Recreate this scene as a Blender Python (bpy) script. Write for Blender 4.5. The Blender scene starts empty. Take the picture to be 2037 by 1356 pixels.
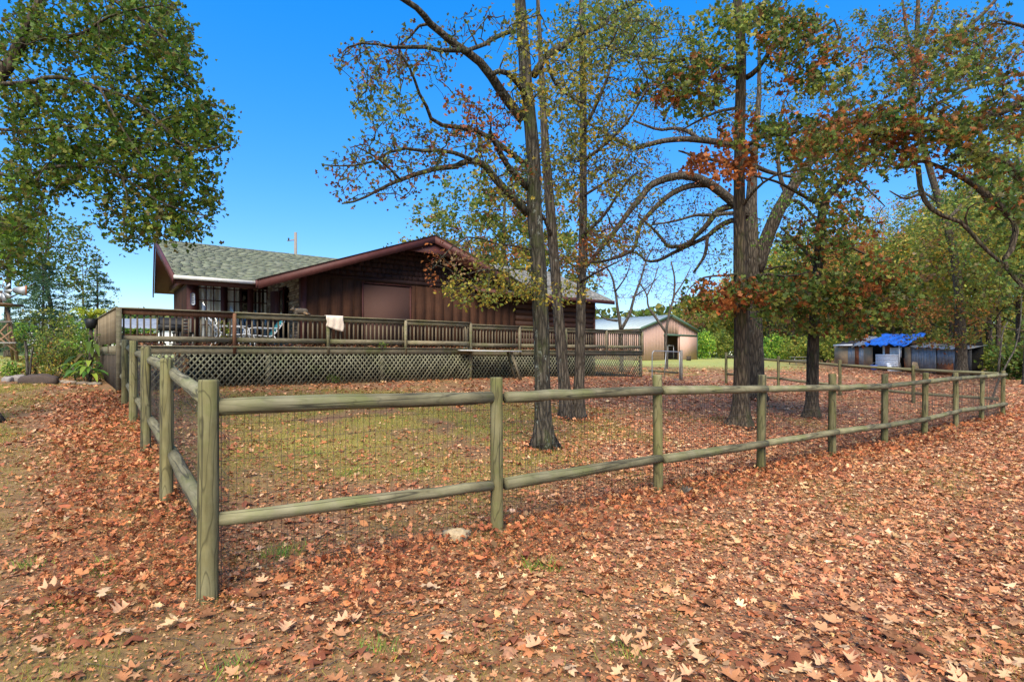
import bpy, math, random
import numpy as np
from mathutils import Vector

random.seed(7)
RNG = np.random.default_rng(7)
sc = bpy.context.scene
COL = sc.collection
PI = math.pi

# ------------------------------------------------------------------ camera
F, CX, HY, EYE = 1100.0, 1018.5, 706.0, 1.71
cam = bpy.data.cameras.new('camera'); camo = bpy.data.objects.new('camera', cam)
COL.objects.link(camo)
cam.sensor_width = 36; cam.lens = F / 2037 * 36
cam.shift_y = 28 / 2037; cam.clip_start = 0.05; cam.clip_end = 3000
camo.location = (0, 0, EYE); camo.rotation_euler = (PI / 2, 0, 0)
sc.camera = camo

# ------------------------------------------------------------------ sky, sun, exposure
SUN_EL, SUN_AZ = math.radians(48), math.radians(183)      # azimuth clockwise from +Y
w = bpy.data.worlds.new('World'); sc.world = w; w.use_nodes = True
nt = w.node_tree; bg = nt.nodes['Background']
sky = nt.nodes.new('ShaderNodeTexSky'); sky.sky_type = 'NISHITA'; sky.sun_disc = False
sky.sun_elevation = SUN_EL; sky.sun_rotation = SUN_AZ
sky.air_density = 1.0; sky.dust_density = 0.0; sky.ozone_density = 3.0; sky.altitude = 300
hs = nt.nodes.new('ShaderNodeHueSaturation'); hs.inputs['Saturation'].default_value = 2.15
hs.inputs['Hue'].default_value = 0.507
gm = nt.nodes.new('ShaderNodeGamma'); gm.inputs[1].default_value = 0.5
tn = nt.nodes.new('ShaderNodeMix'); tn.data_type = 'RGBA'; tn.blend_type = 'MULTIPLY'; tn.inputs[0].default_value = 1; tn.inputs[7].default_value = (1.0, 1.10, 1.27, 1)
nt.links.new(sky.outputs[0], gm.inputs[0]); nt.links.new(gm.outputs[0], hs.inputs['Color']); nt.links.new(hs.outputs[0], tn.inputs[6]); nt.links.new(tn.outputs[2], bg.inputs[0])
bg.inputs[1].default_value = 0.15
sun = bpy.data.lights.new('sun', 'SUN'); suno = bpy.data.objects.new('sun', sun); COL.objects.link(suno)
sun.energy = 2.7; sun.angle = math.radians(45); sun.color = (1.0, 0.90, 0.72)
sd = Vector((math.sin(SUN_AZ) * math.cos(SUN_EL), math.cos(SUN_AZ) * math.cos(SUN_EL), math.sin(SUN_EL)))
suno.rotation_euler = sd.to_track_quat('Z', 'Y').to_euler(); suno.location = (0, -20, 40)
vs = sc.view_settings
vs.view_transform = 'Standard'; vs.look = 'None'; vs.gamma = 1; vs.exposure = 1.6; vs.use_curve_mapping = False
sc.cycles.max_bounces = 6; sc.cycles.transparent_max_bounces = 6
sc.cycles.use_denoising = True

# ------------------------------------------------------------------ coordinates
TH = math.atan2(0.613, 0.790); CU, SU = math.cos(TH), math.sin(TH)
C0 = (-2.121, 3.85)
def abxy(a, b): return (C0[0] + a * CU - b * SU, C0[1] + a * SU + b * CU)
def W(a, b, z):
    x, y = abxy(a, b); return (x, y, z)
def at(px, py, Y): return ((px - CX) * Y / F, Y, EYE - (py - HY) * Y / F)
def to_ab(X, Y):
    dx, dy = X - C0[0], Y - C0[1]
    return dx * CU + dy * SU, -dx * SU + dy * CU

GP = []
for n, z in enumerate([0, -.02, -.02, -.08, -.10, -.14, -.16, -.18, -.20, -.22]): GP.append((*abxy(n * 2.5, 0), z))
for b, z in ((2.4, .18), (4.8, .37), (7.2, .51), (9.6, .64), (12, .80)): GP.append((*abxy(0, b), z))
for b, z in ((2.4, .03), (4.8, .12), (7.2, .27), (9.6, .37), (12, .47)): GP.append((*abxy(22.5, b), z))
for a, z in ((5, .85), (10, .86), (15, .80), (19, .70)): GP.append((*abxy(a, 12), z))
GP += [(0, 0, 0), (-4, 2, .02), (4, 2, -.02), (0, -6, 0), (8, 4, -.1), (15, 8, -.2), (25, 15, -.25), (30, 5, -.3), (-8, 5, .22),
       (-10, 8, .42), (-12, 12, .75), (-13, 16, 1.0), (-17, 18, 1.25), (-20, 22, 1.5), (-30, 30, 1.6), (-16, 5, .4),
       (30.2, 51, .7), (32.4, 40, .2), (42, 35, .0), (20, 33, .45), (18.2, 64, 1.19), (22, 100, 1.55), (60, 110, 1.2),
       (-40, 100, 1.6), (0, 125, 1.6), (110, 100, 1.2), (0, 40, .95), (-15, 40, 1.4), (-60, 50, 1.6), (-40, 0, .6), (60, 0, -.3),
       (-200, 200, 1.6), (200, 200, 1.4), (0, 300, 1.6), (300, 0, 0), (-300, 0, 1.2), (0, -60, 0), (-5, 25, 1.0), (5, 32, .9)]
GPa = np.array(GP)
def _tps(r2): return np.where(r2 > 1e-9, r2 * np.log(r2 + 1e-12), 0)
_n = len(GPa); _K = _tps(((GPa[:, None, :2] - GPa[None, :, :2]) ** 2).sum(-1)) + np.eye(_n) * 0.6
_P = np.c_[np.ones(_n), GPa[:, :2]]
_w = np.linalg.solve(np.block([[_K, _P], [_P.T, np.zeros((3, 3))]]), np.r_[GPa[:, 2], np.zeros(3)])
def gz(X, Y):
    X = np.asarray(X, float); Y = np.asarray(Y, float); sh = X.shape; X = X.ravel(); Y = Y.ravel()
    out = np.empty(len(X))
    for i in range(0, len(X), 40000):
        x, y = X[i:i + 40000], Y[i:i + 40000]
        K = _tps((x[:, None] - GPa[None, :, 0]) ** 2 + (y[:, None] - GPa[None, :, 1]) ** 2)
        out[i:i + 40000] = K @ _w[:_n] + _w[_n] + _w[_n + 1] * x + _w[_n + 2] * y
    far = np.clip((np.hypot(X, Y) - 140) / 120, 0, 1)
    return (out * (1 - far) + 1.5 * far).reshape(sh)
def gz1(x, y): return float(gz(np.array([x]), np.array([y]))[0])
def ground_at(px, py):
    """the ground point seen at a picture position"""
    lo, hi = 1.5, 160.0
    prev = None
    for Y in np.geomspace(lo, hi, 400):
        p = at(px, py, Y)
        d = p[2] - gz1(p[0], p[1])
        if d < 0: return (p[0], p[1], gz1(p[0], p[1]))
    return at(px, py, hi)

# ------------------------------------------------------------------ materials
def new_mat(name):
    m = bpy.data.materials.new(name); m.use_nodes = True
    m.node_tree.nodes.clear(); return m, m.node_tree
class N:
    def __init__(s, t): s.t = t
    def n(s, typ, **kw):
        o = s.t.nodes.new('ShaderNode' + typ)
        for k, v in kw.items():
            if k.startswith('_'): setattr(o, k[1:], v)
            else:
                key = int(k[1:]) if k[0] == 'i' and k[1:].isdigit() else k.replace('__', ' ')
                s.put(o, key, v)
        return o
    def put(s, o, key, v):
        if isinstance(v, bpy.types.NodeSocket): s.t.links.new(v, o.inputs[key])
        elif isinstance(v, bpy.types.Node): s.t.links.new(v.outputs[0], o.inputs[key])
        else:
            if isinstance(v, (tuple, list)) and len(v) == 3 and o.inputs[key].type == 'RGBA': v = (*v, 1)
            o.inputs[key].default_value = v
    def mix(s, f, a, b, blend='MIX'):
        o = s.t.nodes.new('ShaderNodeMix'); o.data_type = 'RGBA'; o.blend_type = blend
        s.put(o, 0, f); s.put(o, 6, a); s.put(o, 7, b); return o.outputs[2]
    def ramp(s, f, stops):
        o = s.t.nodes.new('ShaderNodeValToRGB'); s.put(o, 0, f); r = o.color_ramp
        while len(r.elements) < len(stops): r.elements.new(0.5)
        for e, (p, c) in zip(r.elements, stops): e.position = p; e.color = (*c, 1) if len(c) == 3 else c
        return o.outputs[0]
    def math(s, op, a, b=0.0, clamp=False):
        o = s.t.nodes.new('ShaderNodeMath'); o.operation = op; o.use_clamp = clamp
        s.put(o, 0, a); s.put(o, 1, b); return o.outputs[0]
    def noise(s, vec, scale, detail=4, rough=.6):
        return s.n('TexNoise', Vector=vec, Scale=scale, Detail=float(detail), Roughness=rough).outputs[0]
    def coord(s, scale=(1, 1, 1), rot=(0, 0, 0), src='Object'):
        c = s.n('TexCoord'); m = s.n('Mapping'); s.t.links.new(c.outputs[src], m.inputs[0])
        m.inputs['Scale'].default_value = scale; m.inputs['Rotation'].default_value = rot; return m.outputs[0]
    def out(s, bsdf):
        o = s.n('OutputMaterial'); s.t.links.new(bsdf.outputs[0] if isinstance(bsdf, bpy.types.Node) else bsdf, o.inputs[0])
    def bsdf(s, col, rough=.8, bump=None, strength=.4, dist=.01, metal=0.0, spec=.3):
        b = s.n('BsdfPrincipled'); s.put(b, 'Base Color', col); s.put(b, 'Roughness', rough); s.put(b, 'Metallic', metal)
        s.put(b, 'Specular IOR Level', spec)
        if bump is not None:
            bp = s.n('Bump', Height=bump, Strength=strength, Distance=dist); s.t.links.new(bp.outputs[0], b.inputs['Normal'])
        return b
MT = {}
def wood(name, c1, c2, moss=0.0, mosscol=(.10, .13, .03), stretch=(14, 14, 1.2), rough=.85, vary=.35, rot=(0, 0, 0), bump=.4, cracks=0.0, rings=0.0):
    m, t = new_mat(name); g = N(t); v = g.coord(stretch, rot)
    g1 = g.noise(v, 3.0, 6, .65); g2 = g.noise(g.coord((1, 1, 1)), 3.5, 4)
    col = g.mix(g.ramp(g1, [(.3, (0, 0, 0)), (.7, (1, 1, 1))]), c1, c2)
    col = g.mix(g.math('MULTIPLY', g.ramp(g2, [(.35, (0, 0, 0)), (.75, (1, 1, 1))]), .5), col, tuple(x * .55 for x in c1))
    if rings:
        wn_ = g.ramp(g.noise(g.coord((1, 1, .35)), 2.1, 5, .7), [(.45, (0, 0, 0)), (.7, (1, 1, 1))]); col = g.mix(g.math('MULTIPLY', wn_, .6), col, (.28, .26, .15))
    if moss:
        mn = g.noise(g.coord((1, 1, 1)), 1.6, 6, .7)
        lo = .62 - .25 * moss
        col = g.mix(g.math('MULTIPLY', g.ramp(mn, [(lo, (0, 0, 0)), (lo + .2, (1, 1, 1))]), min(1, .35 + .5 * moss)), col, mosscol)
    if rings:
        rn = g.noise(g.coord((2.6, 2.6, .55), rot), 2.0, 2, .4)
        rg_ = g.ramp(g.math('PINGPONG', g.math('MULTIPLY', rn, 16.0), 1.0), [(.0, (1, 1, 1)), (.18, (0, 0, 0))])
        col = g.mix(g.math('MULTIPLY', rg_, rings), col, tuple(x * .3 for x in c1))
    oi = g.n('ObjectInfo')
    col = g.mix(1.0, col, g.ramp(oi.outputs['Random'], [(0, (1 - vary,) * 3), (1, (1 + vary * .4,) * 3)]), 'MULTIPLY')
    h = g1
    if cracks:
        cr = g.ramp(g.noise(g.coord((stretch[0] * .8, stretch[1] * .8, stretch[2] * .25), rot), 2.2, 2, .4), [(.47, (0, 0, 0)), (.495, (1, 1, 1)), (.505, (1, 1, 1)), (.53, (0, 0, 0))])
        col = g.mix(g.math('MULTIPLY', cr, cracks), col, (.02, .018, .013))
        h = g.math('SUBTRACT', g1, cr)
    g.out(g.bsdf(col, rough, h, bump, .01)); MT[name] = m; return m
def plain(name, col, rough=.6, metal=0.0, var=.15, scale=6, bump=.1, spec=.3):
    m, t = new_mat(name); g = N(t)
    nn = g.noise(g.coord(), scale, 5, .65)
    c = g.mix(g.ramp(nn, [(.3, (0, 0, 0)), (.7, (1, 1, 1))]), tuple(x * (1 - var) for x in col), tuple(min(1, x * (1 + var)) for x in col))
    g.out(g.bsdf(c, rough, nn, bump, .01, metal, spec)); MT[name] = m; return m
def leafmat(name, trans=.35, rough=.55):
    m, t = new_mat(name); g = N(t)
    a = g.n('Attribute', _attribute_name='col')
    c = a.outputs['Color']
    nn = g.noise(g.coord(), 30, 3)
    c = g.mix(1.0, c, g.ramp(nn, [(.25, (.72,) * 3), (.75, (1.15,) * 3)]), 'MULTIPLY')
    b = g.bsdf(c, rough, spec=.25)
    if trans:
        tr = g.n('BsdfTranslucent', Color=c); mx = g.n('MixShader'); mx.inputs[0].default_value = trans
        t.links.new(b.outputs[0], mx.inputs[1]); t.links.new(tr.outputs[0], mx.inputs[2]); g.out(mx)
    else: g.out(b)
    MT[name] = m; return m
def barkmat(name, c1, c2, moss=.3, lichen=.3, sc_=1.0):
    m, t = new_mat(name); g = N(t)
    v = g.coord((9 * sc_, 9 * sc_, 1.6 * sc_))
    vo = g.n('TexVoronoi', Vector=g.mix(.25, v, g.n('TexNoise', Vector=v, Scale=2.0, Detail=4.0).outputs[1]), Scale=2.2, _feature='DISTANCE_TO_EDGE').outputs[0]
    ridge = g.ramp(vo, [(.0, (0, 0, 0)), (.28, (1, 1, 1))])
    n1 = g.noise(v, 5, 6, .7)
    h = g.math('ADD', g.math('MULTIPLY', ridge, .7), g.math('MULTIPLY', n1, .5))
    col = g.mix(g.ramp(h, [(.25, (0, 0, 0)), (.95, (1, 1, 1))]), tuple(x * .35 for x in c1), c2)
    col = g.mix(g.ramp(g.noise(g.coord(), 2.5, 4), [(.35, (0, 0, 0)), (.7, (1, 1, 1))]), col, g.mix(.5, col, c1))
    lo = .64 - .3 * moss
    mn = g.ramp(g.noise(g.coord((1.2, 1.2, .6)), 2.3, 6, .7), [(lo, (0, 0, 0)), (lo + .16, (1, 1, 1))])
    col = g.mix(g.math('MULTIPLY', mn, .75), col, (.045, .055, .012))
    ln = g.ramp(g.noise(g.coord((1, 1, .7)), 6, 6, .8), [(.66 - .1 * lichen, (0, 0, 0)), (.72 - .1 * lichen, (1, 1, 1))])
    col = g.mix(g.math('MULTIPLY', ln, .7 * lichen), col, (.30, .32, .26))
    g.out(g.bsdf(col, .9, h, .9, .03)); MT[name] = m; return m

wood('post_wood', (.105, .09, .034), (.22, .19, .082), .5, (.105, .125, .022), (7, 7, .8), cracks=.75, vary=.25, rings=.65)
wood('rail_wood', (.105, .092, .044), (.25, .22, .13), .5, (.125, .15, .026), (7, 7, .8), vary=.25, cracks=.75, rings=.3)
wood('deck_wood', (.13, .105, .062), (.31, .265, .175), .55, (.085, .11, .02), (2, 2, 14), vary=.35, rot=(0, PI / 2, 0))
wood('baluster_wood', (.12, .09, .055), (.27, .215, .14), .25, (.11, .12, .04), (9, 9, 1), vary=.4)
wood('redder_wood', (.14, .06, .03), (.25, .125, .07), .15, stretch=(9, 9, 1), vary=.2)
wood('lattice_wood', (.12, .11, .065), (.24, .225, .15), .5, (.12, .14, .05), (6, 6, 6), vary=.45)
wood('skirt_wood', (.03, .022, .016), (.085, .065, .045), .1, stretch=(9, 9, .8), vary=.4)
wood('siding_wood', (.050, .019, .009), (.105, .041, .018), 0, stretch=(11, 11, .7), rough=.85, vary=.3)
wood('shake_wood', (.022, .010, .008), (.052, .02, .015), 0, stretch=(8, 8, 1), rough=.75, vary=.35)
wood('trim_wood', (.082, .025, .021), (.115, .036, .030), 0, stretch=(3, 3, 3), rough=.6, vary=.12)
wood('log_wood', (.05, .02, .012), (.12, .048, .025), 0, stretch=(1, 1, 12), rough=.6, vary=.25, rot=(0, PI / 2, 0))
wood('windmill_wood', (.16, .09, .05), (.30, .19, .11), 0, stretch=(9, 9, 1))
wood('grey_plank', (.16, .145, .125), (.34, .32, .29), 0, stretch=(9, 9, 1))
plain('window_cover', (.105, .052, .038), .8, var=.12, scale=40)
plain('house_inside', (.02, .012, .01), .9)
plain('soffit_brown', (.11, .042, .03), .75, var=.1)
plain('gutter_white', (.62, .60, .55), .5)
plain('white_paint', (.75, .75, .73), .5, var=.08)
plain('white_plastic', (.5, .51, .52), .45, var=.05)
plain('curtain', (.92, .90, .86), .9, var=.12, scale=4)
plain('teal_fabric', (.03, .22, .25), .8)
plain('blue_paint', (.03, .08, .25), .6)
plain('dark_metal', (.025, .025, .027), .5, .3)
plain('galvanized', (.36, .37, .37), .45, .6, var=.15)
plain('wire', (.10, .085, .07), .6, .5)
plain('towel', (.66, .55, .44), .95, var=.08, scale=60, bump=.5)
plain('tin_grey', (.30, .31, .32), .55, .35, var=.3, scale=2)
plain('tin_white', (.72, .74, .76), .5, .1, var=.1, scale=3)
plain('rust_panel', (.22, .075, .03), .85, var=.45, scale=3)
plain('tan_board', (.36, .26, .16), .85, var=.25, scale=2)
plain('black_tarp', (.025, .026, .03), .6, var=.3)
plain('blue_tarp', (.03, .16, .62), .5, var=.45, scale=3, bump=.4)
plain('barn_siding', (.50, .32, .26), .6, var=.05, scale=.6)
plain('barn_roof', (.32, .38, .38), .5, .1, var=.1, scale=.4)
plain('barn_trim', (.07, .12, .09), .6)
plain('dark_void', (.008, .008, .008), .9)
plain('pole_wood', (.22, .19, .16), .9)
plain('soil', (.075, .045, .028), .95, var=.4, scale=5, bump=.6)
plain('blue_bucket', (.02, .09, .42), .4)
plain('plaque', (.74, .77, .82), .4, var=.05)
leafmat('litter', 0.12, .6); leafmat('foliage', .48, .5); leafmat('grass', .3, .6)
barkmat('bark_dark', (.05, .035, .021), (.115, .084, .053), .45, .3)
barkmat('bark_grey', (.062, .046, .031), (.135, .107, .076), .15, .5)
barkmat('bark_mossy', (.036, .029, .018), (.10, .082, .056), .5, .8)
barkmat('bark_pale', (.075, .062, .048), (.15, .13, .10), .1, .3)
# glass
m, t = new_mat('glass'); g = N(t)
mx = g.n('MixShader'); mx.inputs[0].default_value = .1
tb = g.n('BsdfTransparent', Color=(.97, .98, .98)); gl = g.n('BsdfGlossy', Color=(.8, .8, .8), Roughness=.05)
t.links.new(tb.outputs[0], mx.inputs[1]); t.links.new(gl.outputs[0], mx.inputs[2]); g.out(mx); MT['glass'] = m
# stone, rock, shingle read a per-piece colour
def colmat(name, rough=.9, nscale=25, bump=.6):
    m, t = new_mat(name); g = N(t)
    a = g.n('Attribute', _attribute_name='col'); nn = g.noise(g.coord(), nscale, 6, .7)
    c = g.mix(1.0, a.outputs['Color'], g.ramp(nn, [(.25, (.6,) * 3), (.75, (1.3,) * 3)]), 'MULTIPLY')
    g.out(g.bsdf(c, rough, nn, bump, .01)); MT[name] = m
colmat('shingle', .9, 60); colmat('stone', .9, 30); colmat('fur', .9, 35, .3); colmat('hillside', .95, .15, .1)

# ------------------------------------------------------------------ mesh helpers
WL = {}
def wl(o): return WL.get(o.name, Vector((0, 0, 0))) if o else Vector((0, 0, 0))
class MB:
    def __init__(s): s.v = []; s.q = []; s.t = []; s.c = []; s.n = 0
    def add(s, v, q=None, t=None, c=None):
        v = np.asarray(v, float).reshape(-1, 3)
        if q is not None and len(q): s.q.append(np.asarray(q, int).reshape(-1, 4) + s.n)
        if t is not None and len(t): s.t.append(np.asarray(t, int).reshape(-1, 3) + s.n)
        s.v.append(v); s.n += len(v)
        if c is not None:
            c = np.asarray(c, float)
            if c.ndim == 1: c = np.tile(c, (len(v), 1))
            s.c.append(c)
        return s
    def hexa(s, p, c=None):
        return s.add(p, [[0, 3, 2, 1], [4, 5, 6, 7], [0, 1, 5, 4], [1, 2, 6, 5], [2, 3, 7, 6], [3, 0, 4, 7]], c=c)
    def box(s, x0, x1, y0, y1, z0, z1, c=None):
        return s.hexa([(x0, y0, z0), (x1, y0, z0), (x1, y1, z0), (x0, y1, z0), (x0, y0, z1), (x1, y0, z1), (x1, y1, z1), (x0, y1, z1)], c)
    def ybox(s, a0, a1, b0, b1, z0, z1, c=None):
        return s.hexa([W(a0, b0, z0), W(a1, b0, z0), W(a1, b1, z0), W(a0, b1, z0), W(a0, b0, z1), W(a1, b0, z1), W(a1, b1, z1), W(a0, b1, z1)], c)
    def slab(s, p, thick, c=None):
        """quad p (ccw from above) pushed down by thick"""
        lo = [(x, y, z - thick) for x, y, z in p]
        return s.hexa(lo + list(p), c)
    def tube(s, pts, rad, k=8, cap=True, c=None, wob=0.0):
        P = np.asarray(pts, float); n = len(P); R = np.broadcast_to(np.asarray(rad, float), (n,))
        T = np.gradient(P, axis=0); T /= np.linalg.norm(T, axis=1)[:, None] + 1e-9
        up = np.array([0.0, 0, 1]) if abs(T[0, 2]) < .8 else np.array([1.0, 0, 0])
        A = np.cross(T, up); bad = np.linalg.norm(A, axis=1) < .1
        if bad.any(): A[bad] = np.cross(T[bad], [0.3, 0.9, .1])
        A /= np.linalg.norm(A, axis=1)[:, None] + 1e-9
        for i in range(1, n):
            if np.dot(A[i], A[i - 1]) < 0: A[i] = -A[i]
        B = np.cross(T, A); an = np.arange(k) * 2 * PI / k
        RR = R[:, None] * np.ones(k)[None]
        if wob: RR = RR * (1 + wob * RNG.standard_normal((n, k)) * .5 + wob * np.sin(an * 2 + 1)[None] * .6)
        V = P[:, None] + RR[..., None] * (np.cos(an)[None, :, None] * A[:, None] + np.sin(an)[None, :, None] * B[:, None])
        i = np.arange(n - 1)[:, None] * k; j = np.arange(k)[None]; j2 = (j + 1) % k
        Q = np.stack([i + j, i + j2, i + k + j2, i + k + j], -1).reshape(-1, 4)
        V = V.reshape(-1, 3); tt = []
        if cap:
            V = np.vstack([V, P[0], P[-1]]); a, b = n * k, n * k + 1
            for q in range(k): tt += [[a, (q + 1) % k, q], [b, (n - 1) * k + q, (n - 1) * k + (q + 1) % k]]
        return s.add(V, Q, tt, c)
    def build(s, name, mat, parent=None, smooth=False, local=False, bev=None):
        V = np.concatenate(s.v) if s.v else np.zeros((0, 3))
        if parent is not None and not local: V = V - np.array(wl(parent))[None]
        me = bpy.data.meshes.new(name)
        Q = np.concatenate(s.q) if s.q else np.zeros((0, 4), int); T = np.concatenate(s.t) if s.t else np.zeros((0, 3), int)
        nl = Q.size + T.size
        me.vertices.add(len(V)); me.vertices.foreach_set('co', V.ravel().astype(np.float32))
        me.loops.add(nl); me.loops.foreach_set('vertex_index', np.r_[Q.ravel(), T.ravel()].astype(np.int32))
        me.polygons.add(len(Q) + len(T))
        me.polygons.foreach_set('loop_start', np.r_[np.arange(len(Q)) * 4, Q.size + np.arange(len(T)) * 3].astype(np.int32))
        if smooth: me.polygons.foreach_set('use_smooth', np.ones(len(Q) + len(T), bool))
        me.update(calc_edges=True)
        if s.c:
            C = np.concatenate(s.c)
            at_ = me.color_attributes.new('col', 'FLOAT_COLOR', 'POINT')
            at_.data.foreach_set('color', np.c_[C, np.ones(len(C))].ravel().astype(np.float32))
        me.materials.append(MT[mat] if isinstance(mat, str) else mat)
        return link(name, me, parent)
def link(name, me, parent=None, loc=(0, 0, 0), rotz=0.0):
    o = bpy.data.objects.new(name, me); COL.objects.link(o)
    o.location = loc; o.rotation_euler = (0, 0, rotz)
    if parent is not None: o.parent = parent
    WL[o.name] = (wl(parent) + Vector(loc)); return o
def tag(o, label=None, cat=None, group=None, kind=None):
    if label: o['label'] = label
    if cat: o['category'] = cat
    if group: o['group'] = group
    if kind: o['kind'] = kind
    return o
def thing(name, label, cat, loc, group=None):
    o = bpy.data.objects.new(name, None); COL.objects.link(o); o.location = loc; o.empty_display_size = .2
    WL[o.name] = Vector(loc); return tag(o, label, cat, group)
def place(name, me, parent, world, rotz=0.0):
    return link(name, me, parent, tuple(Vector(world) - wl(parent)), rotz)
def copy_thing(root, loc, rotz=0.0, scale=(1, 1, 1)):
    c = root.copy(); COL.objects.link(c); c.location = loc; c.rotation_euler = (0, 0, rotz); c.scale = scale; WL[c.name] = Vector(loc)
    for ch in list(root.children):
        d = ch.copy(); COL.objects.link(d); d.parent = c
        for gch in list(ch.children):
            e = gch.copy(); COL.objects.link(e); e.parent = d
    return c
def smooth_path(P, n):
    P = np.asarray(P, float); m = len(P)
    if m < 3: return P[0] + (P[-1] - P[0]) * np.linspace(0, 1, n)[:, None]
    E = np.vstack([2 * P[0] - P[1], P, 2 * P[-1] - P[-2]]); out = []
    for u in np.linspace(0, m - 1 - 1e-6, n):
        i = int(u); f = u - i; a, b, c, d = E[i], E[i + 1], E[i + 2], E[i + 3]
        out.append(.5 * (2 * b + (c - a) * f + (2 * a - 5 * b + 4 * c - d) * f * f + (3 * b - a - 3 * c + d) * f ** 3))
    return np.array(out)

# ------------------------------------------------------------------ leaves
def leaf_template(kind):
    if kind == 'oak':
        o = [(.04, .03), (.10, .16), (.33, .17), (.13, .34), (.46, .50), (.40, .60), (.15, .62), (.32, .86), (.08, .84)]
        m = [(0, 0), (0, .30), (0, .60), (0, .84), (0, 1.03)]
        V = m + o + [(-x, y) for x, y in o]; T = []
        for s, off in ((1, 5), (-1, 14)):
            q = [(0, off + 0, off + 1), (0, off + 1, 1), (1, off + 1, off + 2), (1, off + 2, off + 3), (1, off + 3, 2), (2, off + 3, off + 4), (2, off + 4, off + 5),
                 (2, off + 5, off + 6), (2, off + 6, 3), (3, off + 6, off + 7), (3, off + 7, off + 8), (3, off + 8, 4)]
            T += [t if s > 0 else t[::-1] for t in q]
    elif kind == 'mid':
        V = [(0, 0), (0, .5), (0, 1), (.34, .22), (.14, .38), (.42, .62), (-.34, .22), (-.14, .38), (-.42, .62)]
        T = [(0, 3, 1), (3, 4, 1), (1, 4, 5), (1, 5, 2), (0, 1, 6), (6, 1, 7), (1, 8, 7), (1, 2, 8)]
    elif kind == 'ell':
        V = [(0, 0), (.22, .35), (.2, .65), (0, 1), (-.2, .65), (-.22, .35)]
        T = [(0, 1, 5), (1, 2, 4), (1, 4, 5), (2, 3, 4)]
    else:
        V = [(0, 0), (.33, .5), (0, 1), (-.33, .5)]; T = [(0, 1, 2), (0, 2, 3)]
    V = np.array(V, float); V[:, 1] -= .5
    return V, np.array(T, int)
LT = {k: leaf_template(k) for k in ('oak', 'mid', 'ell', 'quad')}
def leaves(mb, kind, pos, size, col, tilt=.4, curl=.5, width=1.0):
    """pos (n,3): leaf blades lying about flat, tilted by tilt (radians sd; 9 = any way)"""
    V, T = LT[kind]; n = len(pos)
    if n == 0: return
    x = V[:, 0][None] * (size * width)[:, None] if np.ndim(size) else np.tile(V[:, 0] * size * width, (n, 1))
    y = V[:, 1][None] * (size[:, None] if np.ndim(size) else size) * np.ones((n, 1))
    s_ = size[:, None] if np.ndim(size) else size
    k1 = np.clip(RNG.normal(0, curl, (n, 1)), -.7, .7); k2 = np.clip(RNG.normal(0, curl, (n, 1)), -.8, .8); k3 = np.clip(RNG.normal(0, curl * .6, (n, 1)), -.5, .5)
    xn, yn = x / s_, y / s_
    z = s_ * (k1 * xn ** 2 * 2.2 + k2 * yn ** 2 + k3 * xn * yn * 2 + np.abs(xn) * np.clip(RNG.normal(.12, .22, (n, 1)), -.3, .5) + RNG.normal(0, .04 * min(1, curl * 2), xn.shape))
    L = np.stack([x, y, z], -1)
    if tilt >= 5:
        q = RNG.standard_normal((n, 4)); q /= np.linalg.norm(q, axis=1)[:, None]
    else:
        yaw = RNG.uniform(0, 2 * PI, n); ax = RNG.uniform(0, 2 * PI, n); th = np.abs(RNG.normal(0, tilt, n))
        q1 = np.c_[np.cos(th / 2), np.cos(ax) * np.sin(th / 2), np.sin(ax) * np.sin(th / 2), np.zeros(n)]
        q2 = np.c_[np.cos(yaw / 2), np.zeros(n), np.zeros(n), np.sin(yaw / 2)]
        w1, x1, y1, z1 = q1.T; w2, x2, y2, z2 = q2.T
        q = np.c_[w1 * w2 - x1 * x2 - y1 * y2 - z1 * z2, w1 * x2 + x1 * w2 + y1 * z2 - z1 * y2, w1 * y2 - x1 * z2 + y1 * w2 + z1 * x2, w1 * z2 + x1 * y2 - y1 * x2 + z1 * w2]
    w_, x_, y_, z_ = q.T
    R = np.stack([1 - 2 * (y_ ** 2 + z_ ** 2), 2 * (x_ * y_ - z_ * w_), 2 * (x_ * z_ + y_ * w_),
                  2 * (x_ * y_ + z_ * w_), 1 - 2 * (x_ ** 2 + z_ ** 2), 2 * (y_ * z_ - x_ * w_),
                  2 * (x_ * z_ - y_ * w_), 2 * (y_ * z_ + x_ * w_), 1 - 2 * (x_ ** 2 + y_ ** 2)], -1).reshape(n, 3, 3)
    P = np.einsum('nij,nkj->nki', R, L) + np.asarray(pos)[:, None]
    k = len(V)
    TT = (T[None] + (np.arange(n) * k)[:, None, None]).reshape(-1, 3)
    mb.add(P.reshape(-1, 3), t=TT, c=np.repeat(col, k, axis=0))
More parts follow.
